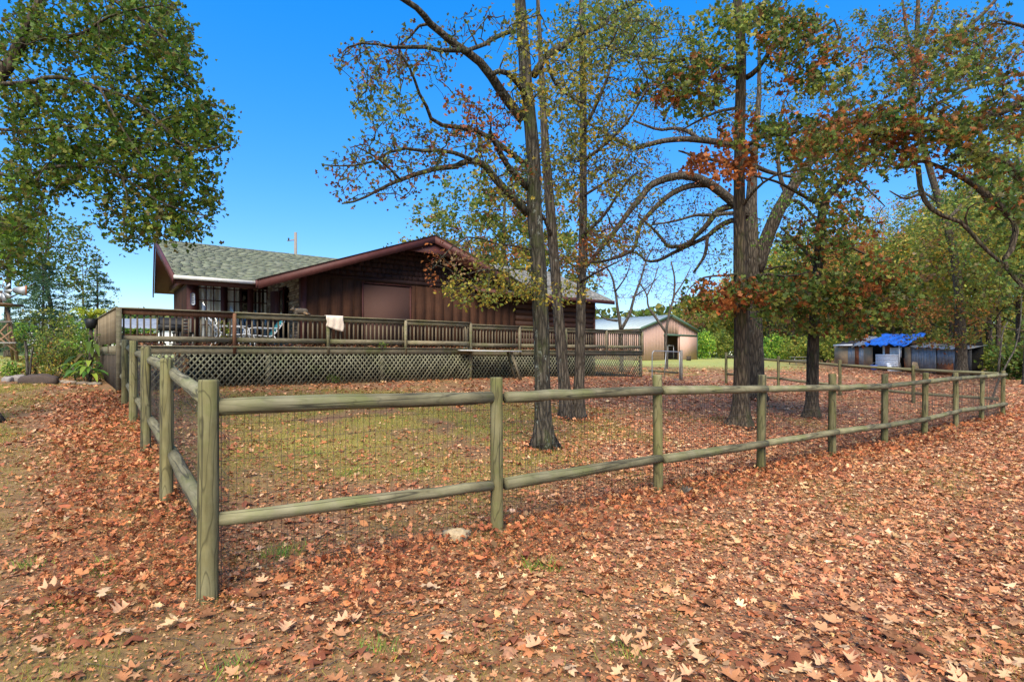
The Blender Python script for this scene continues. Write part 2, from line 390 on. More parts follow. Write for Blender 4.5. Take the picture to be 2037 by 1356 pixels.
PAL = {
 'green': [(.060, .105, .020), (.085, .125, .022), (.040, .078, .018), (.12, .14, .028), (.10, .085, .03)],
 'leftoak': [(.066, .115, .014), (.09, .14, .016), (.04, .08, .012), (.14, .16, .02), (.11, .09, .022), (.075, .12, .016), (.055, .098, .012)],
 'sparse': [(.10, .13, .03), (.17, .18, .035), (.07, .09, .03), (.20, .075, .035), (.13, .055, .03)],
 'yellow': [(.27, .24, .035), (.34, .27, .035), (.19, .21, .035), (.40, .27, .04), (.12, .15, .03)],
 'ygreen': [(.16, .20, .03), (.22, .23, .04), (.10, .15, .03), (.28, .25, .05), (.08, .12, .025)],
 'rustgreen': [(.07, .12, .02), (.26, .095, .022), (.10, .14, .025), (.33, .13, .03), (.17, .075, .022), (.18, .18, .03), (.055, .095, .022), (.12, .15, .025), (.09, .10, .025)],
 'rust': [(.34, .105, .028), (.27, .08, .025), (.42, .15, .04), (.20, .065, .025)],
 'orange': [(.44, .17, .045), (.36, .13, .035), (.40, .22, .05), (.20, .19, .04)],
 'pinkrust': [(.34, .14, .08), (.28, .11, .06), (.24, .15, .06), (.38, .19, .10)],
 'dead': [(.34, .20, .09), (.28, .14, .06), (.40, .26, .13)],
 'conifer': [(.035, .075, .035), (.05, .095, .045), (.025, .055, .028), (.07, .11, .05)],
 'bright': [(.16, .26, .03), (.10, .20, .03), (.24, .30, .04), (.07, .15, .03)],
 'fern': [(.38, .42, .03), (.26, .34, .03), (.46, .44, .05)],
 'litter': [(.46, .185, .07), (.38, .14, .05), (.54, .27, .12), (.30, .10, .04), (.60, .36, .19), (.24, .085, .035), (.46, .21, .095), (.34, .16, .075), (.42, .15, .075)],
 'heap': [(.46, .155, .055), (.40, .13, .05), (.52, .21, .08), (.31, .10, .042), (.56, .29, .13), (.25, .08, .035)],
 'pale': [(.60, .30, .135), (.54, .235, .10), (.68, .43, .23), (.44, .165, .068), (.33, .115, .048), (.56, .27, .125), (.48, .185, .085), (.23, .085, .04)],
 'redlit': [(.52, .19, .085), (.44, .155, .07), (.58, .26, .125), (.34, .115, .055), (.62, .35, .19)],
 'grassy': [(.24, .25, .035), (.34, .30, .05), (.42, .33, .07), (.17, .21, .03), (.44, .29, .09)],
 'lawn': [(.26, .31, .07), (.32, .34, .09), (.20, .27, .05)],
}
BRT = dict(bright=1.5, fern=1.2, green=1.45, leftoak=1.5, sparse=1.25, ygreen=1.3, yellow=1.2, rustgreen=1.25, rust=1.15, conifer=1.9)
WOODS = 1.0
def pal_cols(name, n, jit=.18):
    P = np.array(PAL[name]) * BRT.get(name, 1.0) * WOODS; c = P[RNG.integers(0, len(P), n)]
    return np.clip(c * RNG.normal(1, jit, (n, 1)), 0.006, .85) * RNG.normal(1, .05, (n, 3))

# ------------------------------------------------------------------ ground
def axis(lo, hi, flo, fhi, step, grow=1.22):
    a = list(np.arange(flo, fhi, step)); s = step; x = a[-1]
    while x < hi: s *= grow; x += s; a.append(x)
    s = step; x = flo; b = []
    while x > lo: s *= grow; x -= s; b.append(x)
    return np.array(b[::-1] + a)
def vnoise(X, Y, s, seed=0):
    """smooth value noise in [0,1]"""
    x, y = X / s + seed * 17.3, Y / s + seed * 9.1
    xi, yi = np.floor(x), np.floor(y); fx, fy = x - xi, y - yi
    def h(i, j):
        v = np.sin(i * 127.1 + j * 311.7 + seed * 74.7) * 43758.5453; return v - np.floor(v)
    fx = fx * fx * (3 - 2 * fx); fy = fy * fy * (3 - 2 * fy)
    return (h(xi, yi) * (1 - fx) + h(xi + 1, yi) * fx) * (1 - fy) + (h(xi, yi + 1) * (1 - fx) + h(xi + 1, yi + 1) * fx) * fy
def sm(x, a, b): 
    t = np.clip((x - a) / (b - a), 0, 1); return t * t * (3 - 2 * t)
TB = [ground_at(*q)[:2] for q in ((1083, 893), (1140, 834), (1472, 852), (1502, 795), (1617, 832))]
def grass_w(X, Y):
    """how grassy the ground is, 0..1"""
    a, b = to_ab(X, Y)
    n = .6 * vnoise(X, Y, 1.1, 1) + .4 * vnoise(X, Y, .35, 2)
    yard = np.exp(-(((a - 4.2) / 4.4) ** 2 + ((b - 5.8) / 4.8) ** 2)) * 1.25
    left = sm(-a, .8, 2.2) * (.35 + .4 * sm(b, 1.5, 5))
    gate = np.exp(-(((a - 27) / 8) ** 2 + ((b - 18) / 6) ** 2)) * .8
    fore = .2 + .08 * sm(-X - 1.0, 0, 1.5)
    wgt = np.maximum.reduce([yard, left, gate, fore])
    far = sm(Y, 34, 46) * sm(26 - X + (Y - 40) * .35, 0, 8)
    lf = sm(-X - 12, 0, 3) * sm(Y, 16, 19)
    return np.clip(np.maximum(np.maximum(wgt * (.35 + 1.1 * (n - .35) * 2), far), lf), 0, 1)
def leaf_w(X, Y):
    a, b = to_ab(X, Y)
    n = .6 * vnoise(X, Y, 1.4, 5) + .4 * vnoise(X, Y, .5, 6)
    d = .55 + .45 * sm(X, -1, 2.5)
    d = d - .46 * np.exp(-(((a - 4.2) / 4.2) ** 2 + ((b - 6.0) / 4.4) ** 2))
    d = d - .42 * sm(-a, 1.0, 2.2)
    d = d - .12 * sm(-X, -1, 2.5) * sm(4.4 - Y, 0, 1.2)
    d = d - .26 * sm(-X - 1.0 + .25 * (Y - 4), 0, 1.2) * sm(6.5 - Y, 0, 2)
    hl = np.exp(-(np.clip(np.abs(a + .36) - .36, 0, 9) / .3) ** 2) * sm(b, -.6, .4) * sm(12.4 - b, 0, .5)
    hf = np.exp(-(np.clip(np.abs(b + .22) - .25, 0, 9) / .3) ** 2) * sm(a, .1, .8)
    heap = np.maximum(hl, hf)
    for tx, ty in TB: heap = np.maximum(heap, .75 * np.exp(-((np.hypot(X - tx, Y - ty) - .32) / .22) ** 2))
    far = sm(Y, 30, 44) * sm(26 - X + (Y - 40) * .35, 0, 8)
    lf = sm(-X - 13, 0, 3) * sm(Y, 16, 19)
    return np.clip((d * (.3 + 1.4 * n) + heap * .9) * (1 - .92 * np.maximum(far, lf)), 0.02, 1.3), heap
xs = axis(-700, 700, -15, 24, .3); ys = axis(-60, 900, 1.5, 32, .3)
GX, GY = np.meshgrid(xs, ys); GZ = gz(GX, GY)
gw = grass_w(GX, GY); lw, hp = leaf_w(GX, GY)
GZ = GZ + .03 * (vnoise(GX, GY, .9, 3) - .5) * (np.hypot(GX, GY) < 60)
nx, ny = len(xs), len(ys)
i = np.arange(ny - 1)[:, None] * nx + np.arange(nx - 1)[None]
Q = np.stack([i, i + 1, i + nx + 1, i + nx], -1).reshape(-1, 4)
m, t = new_mat('ground'); g = N(t)
a = g.n('Attribute', _attribute_name='col'); sep = g.n('SeparateColor'); t.links.new(a.outputs['Color'], sep.inputs[0])
co = g.coord()
soil = g.mix(g.ramp(g.noise(co, 2.2, 6, .7), [(.3, (0, 0, 0)), (.7, (1, 1, 1))]), (.11, .055, .026), (.20, .11, .05))
lit = g.mix(g.ramp(g.noise(co, 3, 5), [(.3, (0, 0, 0)), (.7, (1, 1, 1))]), (.20, .088, .048), (.31, .14, .078))
vo = g.n('TexVoronoi', Vector=co, Scale=11.0)
lit = g.mix(.55, lit, g.ramp(g.n('SeparateColor', Color=vo.outputs['Color']).outputs[0], [(0, (.10, .04, .024)), (.5, (.30, .125, .07)), (1, (.46, .24, .15))]))
col = g.mix(g.math('MULTIPLY', sep.outputs[0], .85, True), soil, lit)
grn = g.mix(g.ramp(g.noise(co, 1.3, 6, .7), [(.3, (0, 0, 0)), (.7, (1, 1, 1))]), (.20, .185, .035), (.36, .29, .075))
col = g.mix(g.math('MULTIPLY', sep.outputs[1], g.ramp(g.noise(co, 7, 5, .7), [(.25, (.3, .3, .3)), (.6, (1, 1, 1))])), col, grn)
lawn = g.mix(g.noise(co, .35, 5), (.24, .29, .07), (.38, .36, .12))
col = g.mix(sep.outputs[2], col, lawn)
bh = g.math('ADD', g.noise(co, 14, 6, .75), g.math('MULTIPLY', vo.outputs[0], 1.2))
g.out(g.bsdf(col, .95, bh, .7, .03)); MT['ground'] = m
lawnw = np.maximum(sm(GY, 36, 50) * sm(26 - GX + (GY - 40) * .35, 0, 8), sm(-GX - 14, 0, 4) * sm(GY, 16.5, 21))
ground = MB().add(np.stack([GX, GY, GZ], -1).reshape(-1, 3), Q, c=np.stack([np.clip(lw, 0, 1), gw, lawnw], -1).reshape(-1, 3)).build('ground', 'ground', smooth=True)
tag(ground, kind='structure')

# ------------------------------------------------------------------ fallen leaves
def scatter(n, x0, x1, y0, y1, fov=1.02):
    X = RNG.uniform(x0, x1, n); Y = RNG.uniform(y0, y1, n)
    k = np.abs(X) < Y * fov + 2.6
    return X[k], Y[k]
mb = MB(); near_parts = []
def litter(n, y0, y1, kind, smin, smax, tilt, curl, dens=1.0, xmax=None):
    xm = y1 * 1.02 + 2.6 if xmax is None else xmax
    X, Y = scatter(n, -min(xm, 24), xm, y0, y1)
    d, hpz = leaf_w(X, Y)
    k = RNG.uniform(0, 1, len(X)) < d * dens
    X, Y, hpz = X[k], Y[k], hpz[k]
    a, b = to_ab(X, Y)
    inside_deck = (b > 12.05) & (a > -.3) & (a < 20); k = ~inside_deck
    X, Y, hpz, a, b = X[k], Y[k], hpz[k], a[k], b[k]; n = len(X)
    s = (smin + (smax - smin) * RNG.beta(1.5, 2.0, n)) * np.where(RNG.uniform(0, 1, n) < .4, .6, 1)
    z = gz(X, Y) + .03 * (vnoise(X, Y, .9, 3) - .5) + RNG.uniform(.006, .022, n) + hpz * RNG.uniform(0, .085, n) + s * tilt * .10
    c = pal_cols('litter', n) * 1.1
    kp = X > RNG.normal(.6, .8, n); c[kp] = pal_cols('pale', kp.sum()) * 1.06
    kh = hpz > RNG.uniform(.2, 1, n); c[kh] = pal_cols('heap', kh.sum())
    kr = (b > .5) & (a > 9) & (RNG.uniform(0, 1, n) < .7); c[kr] = pal_cols('redlit', kr.sum())
    kt = RNG.uniform(0, 1, n) < .05; c[kt] = pal_cols('dead', kt.sum()) * 1.25
    return np.c_[X, Y, z], s, c, hpz
for args in ((37000, 2.0, 7.5, 'oak', .03, .13, .34, .7), (48000, 7.5, 13, 'mid', .05, .13, .34, .6), (56000, 13, 26, 'mid', .10, .17, .28, .4),
             (40000, 26, 48, 'quad', .14, .24, .25, .2)):
    P, s, c, hz = litter(*args)
    if args[3] == 'oak':
        kk = np.argsort(P[:, 1] - s * 18 + 99 * ((P[:, 1] < 2.75) | (np.abs(P[:, 0]) > P[:, 1] * .92)))[:300]; near_parts = [(P[q], s[q], c[q]) for q in kk]
        keep = np.ones(len(P), bool); keep[kk] = False; P, s, c, hz = P[keep], s[keep], c[keep], hz[keep]
    hh = hz > .35
    for sel, tk, ck in ((~hh, 1.0, 1.0), (hh, 1.9, 1.3)):
        g3 = RNG.random(len(P)); kinds = ((args[3], 0, .38, .92), (args[3], .38, .68, .62), ('ell', .68, .86, 1.15), ('mid', .86, 1.01, .8)) if args[3] != 'quad' else (('quad', 0, 1.01, 1.0),)
        for kd, lo_, hi_, wd_ in kinds:
            k_ = sel & (g3 >= lo_) & (g3 < hi_); leaves(mb, kd, P[k_], s[k_] * (1.1 if wd_ < .7 else 1), c[k_], args[6] * tk, args[7] * ck, wd_)
# crumbled bits between the whole leaves
for n, y0, y1, kind, a0, a1 in ((140000, 2.0, 5.2, 'quad', .012, .045), (95000, 5.2, 9, 'quad', .015, .055), (50000, 9, 16, 'quad', .03, .07)):
    P, s, c, hz = litter(n, y0, y1, kind, a0, a1, .3, .5, 1.5); P[:, 2] -= .008
    leaves(mb, kind, P, s, c * RNG.uniform(.45, 1.35, (len(s), 1)), .3, .5)
tag(mb.build('fallen_leaves', 'litter'), 'dry rust and salmon oak leaves covering the ground', 'leaves', kind='stuff')
LEAFM = []
for v_ in range(14):
    b_ = MB(); leaves(b_, ('oak', 'oak', 'mid', 'oak')[v_ % 4], np.zeros((1, 3)), np.array([1.0]), pal_cols('pale' if v_ % 2 else 'litter', 1, .12) * 1.0, .2, .8, (.9, .65, .8, .75)[v_ % 4])
    o = b_.build('fallen_leaf', 'litter'); LEAFM.append(o.data); bpy.data.objects.remove(o)
for q, (p, s, c) in enumerate(near_parts):
    o = link('fallen_leaf', LEAFM[q % 14], ground, tuple(p + np.array([0, 0, .012])), random.uniform(0, 6.28)); o.scale = (s * 1.3, s * 1.3, s * random.uniform(.9, 1.6))

M = MB()
for q in range(420):
    Y = 2.7 + 11 * random.random() ** 1.5; X = random.uniform(-1, 1) * Y * .95; L = random.uniform(.06, .35); an = random.uniform(0, 6.28); z = gz1(X, Y) + .018
    d = np.array([math.cos(an), math.sin(an)]); M.tube([(X, Y, z), (X + d[0] * L * .5 + random.gauss(0, .015), Y + d[1] * L * .5 + random.gauss(0, .015), z + random.uniform(0, .025)), (X + d[0] * L, Y + d[1] * L, z + random.uniform(-.01, .02))], [.004, .003, .0015], 4, False, c=(.12, .085, .06))
tag(M.build('fallen_twigs', 'litter'), 'thin dead twigs scattered among the fallen leaves', 'twigs', kind='stuff')

# ------------------------------------------------------------------ grass
mb = MB()
def blades(n, y0, y1, hmin, hmax, wd, thr, pal, xlo=None, xhi=None):
    X, Y = scatter(n, -y1 if xlo is None else xlo, y1 if xhi is None else xhi, y0, y1)
    k = grass_w(X, Y) * (.6 + .8 * vnoise(X, Y, .22, 8)) > thr + RNG.uniform(0, .35, len(X)); X, Y = X[k], Y[k]
    a, b = to_ab(X, Y); k = ~((b > 12.05) & (a > -.3) & (a < 20)); X, Y = X[k], Y[k]; n = len(X)
    z = gz(X, Y) + .03 * (vnoise(X, Y, .9, 3) - .5); h = RNG.uniform(hmin, hmax, n); th = RNG.uniform(0, 2 * PI, n); ln = RNG.uniform(.2, 1.0, n) * h
    ph = RNG.uniform(0, 2 * PI, n)
    P = np.stack([np.c_[X - np.cos(th) * wd, Y - np.sin(th) * wd, z - .01], np.c_[X + np.cos(th) * wd, Y + np.sin(th) * wd, z - .01],
                  np.c_[X + np.cos(ph) * ln, Y + np.sin(ph) * ln, z + h]], 1)
    mb.add(P.reshape(-1, 3), t=np.arange(3 * n).reshape(-1, 3), c=np.repeat(pal_cols(pal, n), 3, axis=0))
blades(190000, 2.6, 8, .02, .06, .0022, .10, 'grassy'); blades(200000, 8, 15, .03, .08, .004, .16, 'grassy'); blades(90000, 15, 34, .03, .08, .008, .2, 'grassy')
tag(mb.build('grass', 'grass'), 'thin yellow green grass growing through the leaf litter', 'grass', kind='stuff')
mb = MB()
for px, py in ((205, 1135), (215, 1140), (570, 1100), (545, 1110), (1090, 1130), (700, 1010), (60, 1130), (130, 1215), (1060, 1130), (690, 945), (715, 940), (840, 940), (620, 905), (1240, 1310), (760, 1300), (460, 1340)):
    p = ground_at(px, py); n = 70
    X = p[0] + RNG.normal(0, .07, n); Y = p[1] + RNG.normal(0, .06, n); z = gz(X, Y); h = RNG.uniform(.03, .11, n); th = RNG.uniform(0, 6.28, n); ph = RNG.uniform(0, 6.28, n)
    P = np.stack([np.c_[X - np.cos(th) * .003, Y - np.sin(th) * .003, z - .01], np.c_[X + np.cos(th) * .003, Y + np.sin(th) * .003, z - .01], np.c_[X + np.cos(ph) * h * .7, Y + np.sin(ph) * h * .7, z + h]], 1)
    mb.add(P.reshape(-1, 3), t=np.arange(3 * n).reshape(-1, 3), c=np.repeat(pal_cols('bright', n), 3, axis=0))
tag(mb.build('grass_tufts', 'grass'), 'small bright green grass tufts in the foreground litter', 'grass', kind='stuff')

# ------------------------------------------------------------------ round-rail fences and gate
def fence(name, label, pts, tops, upper, lower, roff, groundz, lean=None, pr=.066, rr=.056, wire=True, wside=.09):
    f = thing(name, label, 'fence', (*pts[0], groundz[0]), None)
    for q, ((x, y), zt, zg) in enumerate(zip(pts, tops, groundz)):
        r = pr * (1.06 if q == 0 else random.uniform(.86, 1.0)); dx, dy = (lean or {}).get(q, (random.uniform(-.015, .015), random.uniform(-.015, .015)))
        zz = np.array([zg - .25, zg, zg + .3, zg + .7, zt - .015, zt]); tt = np.clip((zz - zg) / (zt - zg), 0, 1)
        MB().tube(np.c_[x + dx * tt, y + dy * tt, zz], [r * 1.04, r * 1.03, r, r * .99, r * .97, r * .9], 18, True, None, .035).build('post', 'post_wood', f, True)
    for q in range(len(pts) - 1):
        for lev, zs in (('u', upper), ('l', lower)):
            if zs is None: continue
            p0, p1 = np.array([*pts[q], zs[q]]), np.array([*pts[q + 1], zs[q + 1]]); d = p1 - p0; d /= np.linalg.norm(d); nrm = np.array([d[1], -d[0], 0])
            o0, o1 = roff(q), roff(q + 1)
            e0 = p0 + nrm * o0 + d * (pr * 1.02 if o0 == 0 else .006); e1 = p1 + nrm * o1 - d * (pr * 1.02 if o1 == 0 else .006)
            n = 9; P = e0 + (e1 - e0) * np.linspace(0, 1, n)[:, None]; P[1:-1, 2] += RNG.normal(0, .006, n - 2) - .012 * np.sin(np.linspace(0, PI, n))[1:-1]
            r = rr * random.uniform(.92, 1.08) * np.linspace(random.uniform(.95, 1.08), random.uniform(.9, 1.02), n); r[0] *= .95; r[-1] *= .95
            # rails turned so that the grain runs along them
            L = np.linalg.norm(e1 - e0); mid = (e0 + e1) / 2
            M = MB().tube(np.c_[np.zeros(n), np.zeros(n), np.linspace(-L / 2, L / 2, n)] + np.c_[RNG.normal(0, .004, n), RNG.normal(0, .004, n), np.zeros(n)], r, 16, True, None, .03)
            o = M.build('rail', 'rail_wood', f, True, local=True)
            o.location = Vector(mid) - wl(f); o.rotation_mode = 'QUATERNION'; o.rotation_quaternion = Vector(d).to_track_quat('Z', 'Y')
    if wire:
        M = MB()
        for q in range(len(pts) - 1):
            p0, p1 = np.array(pts[q]), np.array(pts[q + 1]); L = np.linalg.norm(p1 - p0); d = (p1 - p0) / L; nn = np.array([-d[1], d[0]])
            dist = np.hypot(*((p0 + p1) / 2)); rw = .0011 + .00012 * dist
            nv = int(L / .05); tt = np.linspace(0, 1, nv)
            base = p0 + (p1 - p0) * tt[:, None] + nn * (pr + .012) * (1 if wside > 0 else -1)
            z0 = groundz[q] + (groundz[q + 1] - groundz[q]) * tt; z1 = upper[q] + (upper[q + 1] - upper[q]) * tt
            wv = RNG.normal(0, .004, (nv, 2))
            for k_ in range(nv):
                x, y = base[k_]; M.tube([(x, y, z0[k_]), (x + wv[k_, 0], y + wv[k_, 1], (z0[k_] + z1[k_]) / 2), (x, y, z1[k_])], rw, 3, False)
            for k_ in range(11):
                f_ = k_ / 10; M.tube([(base[j][0], base[j][1], z0[j] + (z1[j] - z0[j]) * f_ + .006 * math.sin(j * 1.3 + k_)) for j in range(0, nv, max(1, nv // 8))] + [(base[-1][0], base[-1][1], z0[-1] + (z1[-1] - z0[-1]) * f_)], rw, 3, False)
        tag(M.build('wire_mesh', 'wire', f), kind='stuff')
    return f
SP = 2.5
rp = [abxy(n * SP, 0) for n in range(10)]
fence('rail_fence', 'long weathered round-rail fence running from the near corner post to the right', rp,
      [1.54, 1.495, 1.465, 1.41, 1.374, 1.32, 1.295, 1.245, 1.2, 1.21], [1.353, 1.30, 1.27, 1.20, 1.12, 1.07, 1.095, 1.10, 1.09, 1.086],
      [.555, .457, .425, .373, .335, .257, .22, .25, .19, .158], lambda q: 0 if q < 2 else .085, [gz1(*p) for p in rp], {8: (.10, .08), 6: (.05, .03), 0: (.01, 0)})
def left_fence():
    pts = [abxy(0, n * 2.4) for n in range(0, 6)]
    zg = [gz1(*p) for p in pts]
    f = thing('rail_fence', 'short mossy round-rail fence running back along the left to the deck', 'fence', (*pts[1], zg[1]))
    tops = [0, 1.67, 1.82, 1.95, 2.03, 0]; up = [1.40, 1.53, 1.65, 1.74, 1.86, 1.97]; lo = [.58, .673, .805, .94, 1.09, 1.22]
    for q in range(1, 5):
        x, y = pts[q]; zt = tops[q]; r = .064
        MB().tube(np.c_[np.full(6, x), np.full(6, y) + np.linspace(0, .01, 6), [zg[q] - .25, zg[q], zg[q] + .3, zg[q] + .7, zt - .015, zt]], [r, r * 1.03, r, r, r * .97, r * .9], 18, True, None, .035).build('post', 'post_wood', f, True)
    for q in range(5):
        for zs in (up, lo):
            p0, p1 = np.array([*pts[q], zs[q]]), np.array([*pts[q + 1], zs[q + 1]]); d = (p1 - p0) / np.linalg.norm(p1 - p0); nr = np.array([d[1], -d[0], 0])
            side = .062
            e0 = p0 + nr * (side if q else -.0) + d * (.01 if q else .075); e1 = p1 + nr * side - d * .01
            L = np.linalg.norm(e1 - e0); n = 9; r = .056 * random.uniform(.95, 1.1) * np.linspace(1.03, .97, n); r[0] *= .94; r[-1] *= .94
            o = MB().tube(np.c_[RNG.normal(0, .004, n), RNG.normal(0, .004, n), np.linspace(-L / 2, L / 2, n)], r, 16, True, None, .03).build('rail', 'rail_wood', f, True, local=True)
            o.location = Vector((e0 + e1) / 2) - wl(f); o.rotation_mode = 'QUATERNION'; o.rotation_quaternion = Vector(e1 - e0).to_track_quat('Z', 'Y')
    M = MB()
    for q in range(5):
        p0, p1 = np.array(pts[q]), np.array(pts[q + 1]); d = (p1 - p0) / np.linalg.norm(p1 - p0); nn = np.array([d[1], -d[0]]) * .135
        for k_ in range(49):
            t_ = k_ / 48; x, y = p0 + (p1 - p0) * t_ + nn; M.tube([(x, y, zg[q] + (zg[q + 1] - zg[q]) * t_), (x, y, up[q] + (up[q + 1] - up[q]) * t_)], .0015, 3, False)
        for k_ in range(11):
            t_ = k_ / 10; M.tube([(*(p0 + nn), zg[q] + (up[q] - zg[q]) * t_), (*(p1 + nn), zg[q + 1] + (up[q + 1] - zg[q + 1]) * t_)], .0015, 3, False)
    tag(M.build('wire_mesh', 'wire', f), kind='stuff')
left_fence()
def back_fence():
    pts = [abxy(22.5, n * 2.4) for n in range(0, 5)]; zg = [gz1(*p) for p in pts]
    f = thing('rail_fence', 'green stained round-rail fence across the back right of the yard', 'fence', (*pts[1], zg[1]))
    tops = [0, 1.36, 1.52, 1.67, 1.83]; up = [1.10, 1.19, 1.33, 1.49, 1.66]; lo = [.30, .36, .52, .72, .86]
    for q in range(1, 5):
        x, y = pts[q]; r = .06
        MB().tube(np.c_[np.full(4, x), np.full(4, y), [zg[q] - .25, zg[q] + .2, tops[q] - .02, tops[q]]], [r, r, r * .97, r * .9], 12, True, None, .03).build('post', 'post_wood', f, True)
    for q in range(4):
        for zs in (up, lo):
            e0, e1 = np.array([*pts[q], zs[q]]), np.array([*pts[q + 1], zs[q + 1]]); d = (e1 - e0) / np.linalg.norm(e1 - e0)
            e0 = e0 + d * (.1 if q == 0 else .055); e1 = e1 - d * .055; L = np.linalg.norm(e1 - e0)
            o = MB().tube(np.c_[RNG.normal(0, .005, 6), RNG.normal(0, .005, 6), np.linspace(-L / 2, L / 2, 6)], .05, 10, True, None, .03).build('rail', 'rail_wood', f, True, local=True)
            o.location = Vector((e0 + e1) / 2) - wl(f); o.rotation_mode = 'QUATERNION'; o.rotation_quaternion = Vector(e1 - e0).to_track_quat('Z', 'Y')
back_fence()
# gate
gp = abxy(22.5, 12); zg = gz1(*gp)
f = thing('gate_post', 'grey round post at the free end of the wire gate', 'post', (*gp, zg))
MB().tube([(*gp, zg - .2), (*gp, 1.2), (*gp, 1.95)], [.075, .072, .068], 12, True, None, .03).build('post_shaft', 'grey_plank', f, True)
gt = thing('yard_gate', 'galvanized tube gate with wire infill beside the deck end', 'gate', W(20.3, 12, .55))
r = .022
fr = smooth_path([W(20.25, 12.0, .5), W(20.25, 12, 1.6), W(20.32, 12, 1.84), W(20.55, 12, 1.9), W(22.0, 12, 1.87), W(22.36, 12, 1.86)], 24)
MB().tube(fr, r, 8).build('gate_frame', 'galvanized', gt, True)
MB().tube([W(22.36, 12, 1.86), W(22.36, 12, .5)], r, 8).build('gate_frame', 'galvanized', gt, True)
MB().tube([W(20.25, 12, .5), W(22.36, 12, .5)], r, 8).build('gate_frame', 'galvanized', gt, True)
MB().tube([W(21.3, 12, 1.88), W(21.15, 12, .5)], r * .8, 8).build('brace', 'galvanized', gt, True)
M = MB()
for k_ in range(24): M.tube([W(20.3 + k_ * .085, 12.01, .52), W(20.3 + k_ * .085, 12.01, 1.85)], .003, 3, False)
for k_ in range(10): M.tube([W(20.27, 12.012, .55 + k_ * .14), W(22.34, 12.012, .55 + k_ * .14)], .003, 3, False)
tag(M.build('wire_mesh', 'wire', gt), kind='stuff')
MB().tube([W(20.2, 12.12, .98), W(22.4, 12.12, .84)], .05, 10, True, None, .03).build('cross_rail', 'rail_wood', gt, True)

# ------------------------------------------------------------------ deck
FL = 1.95
dk = thing('wooden_deck', 'raised weathered wooden deck with balustrade and lattice skirting along the house', 'deck', W(0, 12, .8))
SEC = [(0.0, 10.16, 12.0, FL), (10.2, 20.0, 12.35, FL - .04)]
def simple(name, mat, *bx): 
    M = MB()
    M.ybox(*bx); return M.build(name, mat, dk)
for (a0, a1, bf, fl) in SEC:
    simple('rim_joist', 'deck_wood', a0, a1, bf, bf + .04, fl - .22, fl - .035)
    simple('rim_cap', 'deck_wood', a0 - .02, a1, bf - .035, bf + .10, fl - .033, fl)
    n = 15
    for k_ in range(n): simple('plank', 'deck_wood', a0 + .02, a1 - .02, bf + .11 + k_ * .145, bf + .11 + k_ * .145 + .138, fl - .035, fl - .003)
for k_ in range(28): simple('plank', 'deck_wood', .05, 4.95, 14.3 + k_ * .145, 14.3 + k_ * .145 + .138, FL - .035, FL - .003)
def side(s):   # point on the left edge of the deck, s metres back from the corner
    return (-.05 * s, 12 + s)
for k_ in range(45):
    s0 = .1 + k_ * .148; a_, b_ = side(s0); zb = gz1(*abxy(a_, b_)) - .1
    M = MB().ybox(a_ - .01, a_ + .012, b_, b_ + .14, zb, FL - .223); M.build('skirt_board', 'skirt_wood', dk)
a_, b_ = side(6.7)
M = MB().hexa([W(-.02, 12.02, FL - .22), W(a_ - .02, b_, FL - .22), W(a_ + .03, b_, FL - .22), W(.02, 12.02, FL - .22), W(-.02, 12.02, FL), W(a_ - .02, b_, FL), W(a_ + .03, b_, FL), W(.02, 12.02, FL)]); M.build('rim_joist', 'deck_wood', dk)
def cap(p, q, hw, z0, z1, mat, name):
    p, q = np.array(p), np.array(q); d = (q - p) / np.linalg.norm(q - p); n_ = np.array([-d[1], d[0]]) * hw
    c = [p - n_, q - n_, q + n_, p + n_]
    return MB().hexa([W(*x, z0) for x in c] + [W(*x, z1) for x in c]).build(name, mat, dk)
RH = .92
def bal_mesh(w_, h):
    M = MB()
    M.box(-w_, w_, -w_, w_, 0, h); o = M.build('baluster', 'baluster_wood'); me = o.data; bpy.data.objects.remove(o); return me
BM = bal_mesh(.019, .80); PMh = 1.0
def rail_run(p, q, fl, pp, first=True, redpost=()):
    p, q = np.array(p), np.array(q); L = np.linalg.norm(q - p); d = (q - p) / L
    npst = max(1, round(L / pp))
    for k_ in range(npst + 1):
        if k_ == 0 and not first: continue
        c = p + d * (L * k_ / npst); h = .042
        M = MB().ybox(c[0] - h, c[0] + h, c[1] - h - .03, c[1] + h - .03, fl - .20, fl + RH - .035); M.build('railing_post', 'redder_wood' if k_ in redpost else 'deck_wood', dk)
    for k_ in range(npst):
        u0, u1 = p + d * (L * k_ / npst), p + d * (L * (k_ + 1) / npst)
        cap(u0 + d * .002, u1 - d * .002, .075, fl + RH - .033, fl + RH, 'deck_wood', 'rail_cap')
        cap(u0 + d * .045, u1 - d * .045, .02, fl + RH - .17, fl + RH - .036, 'deck_wood' if k_ != 0 or not redpost else 'redder_wood', 'top_rail')
        cap(u0 + d * .045, u1 - d * .045, .02, fl + .10, fl + .235, 'deck_wood', 'bottom_rail')
    nb = int(L / .138)
    nrm = np.array([-d[1], d[0]]) * .042
    for k_ in range(nb):
        c = p + d * (.1 + k_ * .138) + nrm
        place('baluster', BM, dk, W(*c, fl + .06 + random.uniform(-.008, .008)), TH + random.uniform(-.06, .06))
rail_run((0, 12.05), (10.16, 12.05), FL, 2.54, True, (1,))
rail_run((10.2, 12.4), (20.0, 12.4), FL - .04, 2.45, True)
rail_run((0, 12.1), side(6.7), FL, 2.2, False)
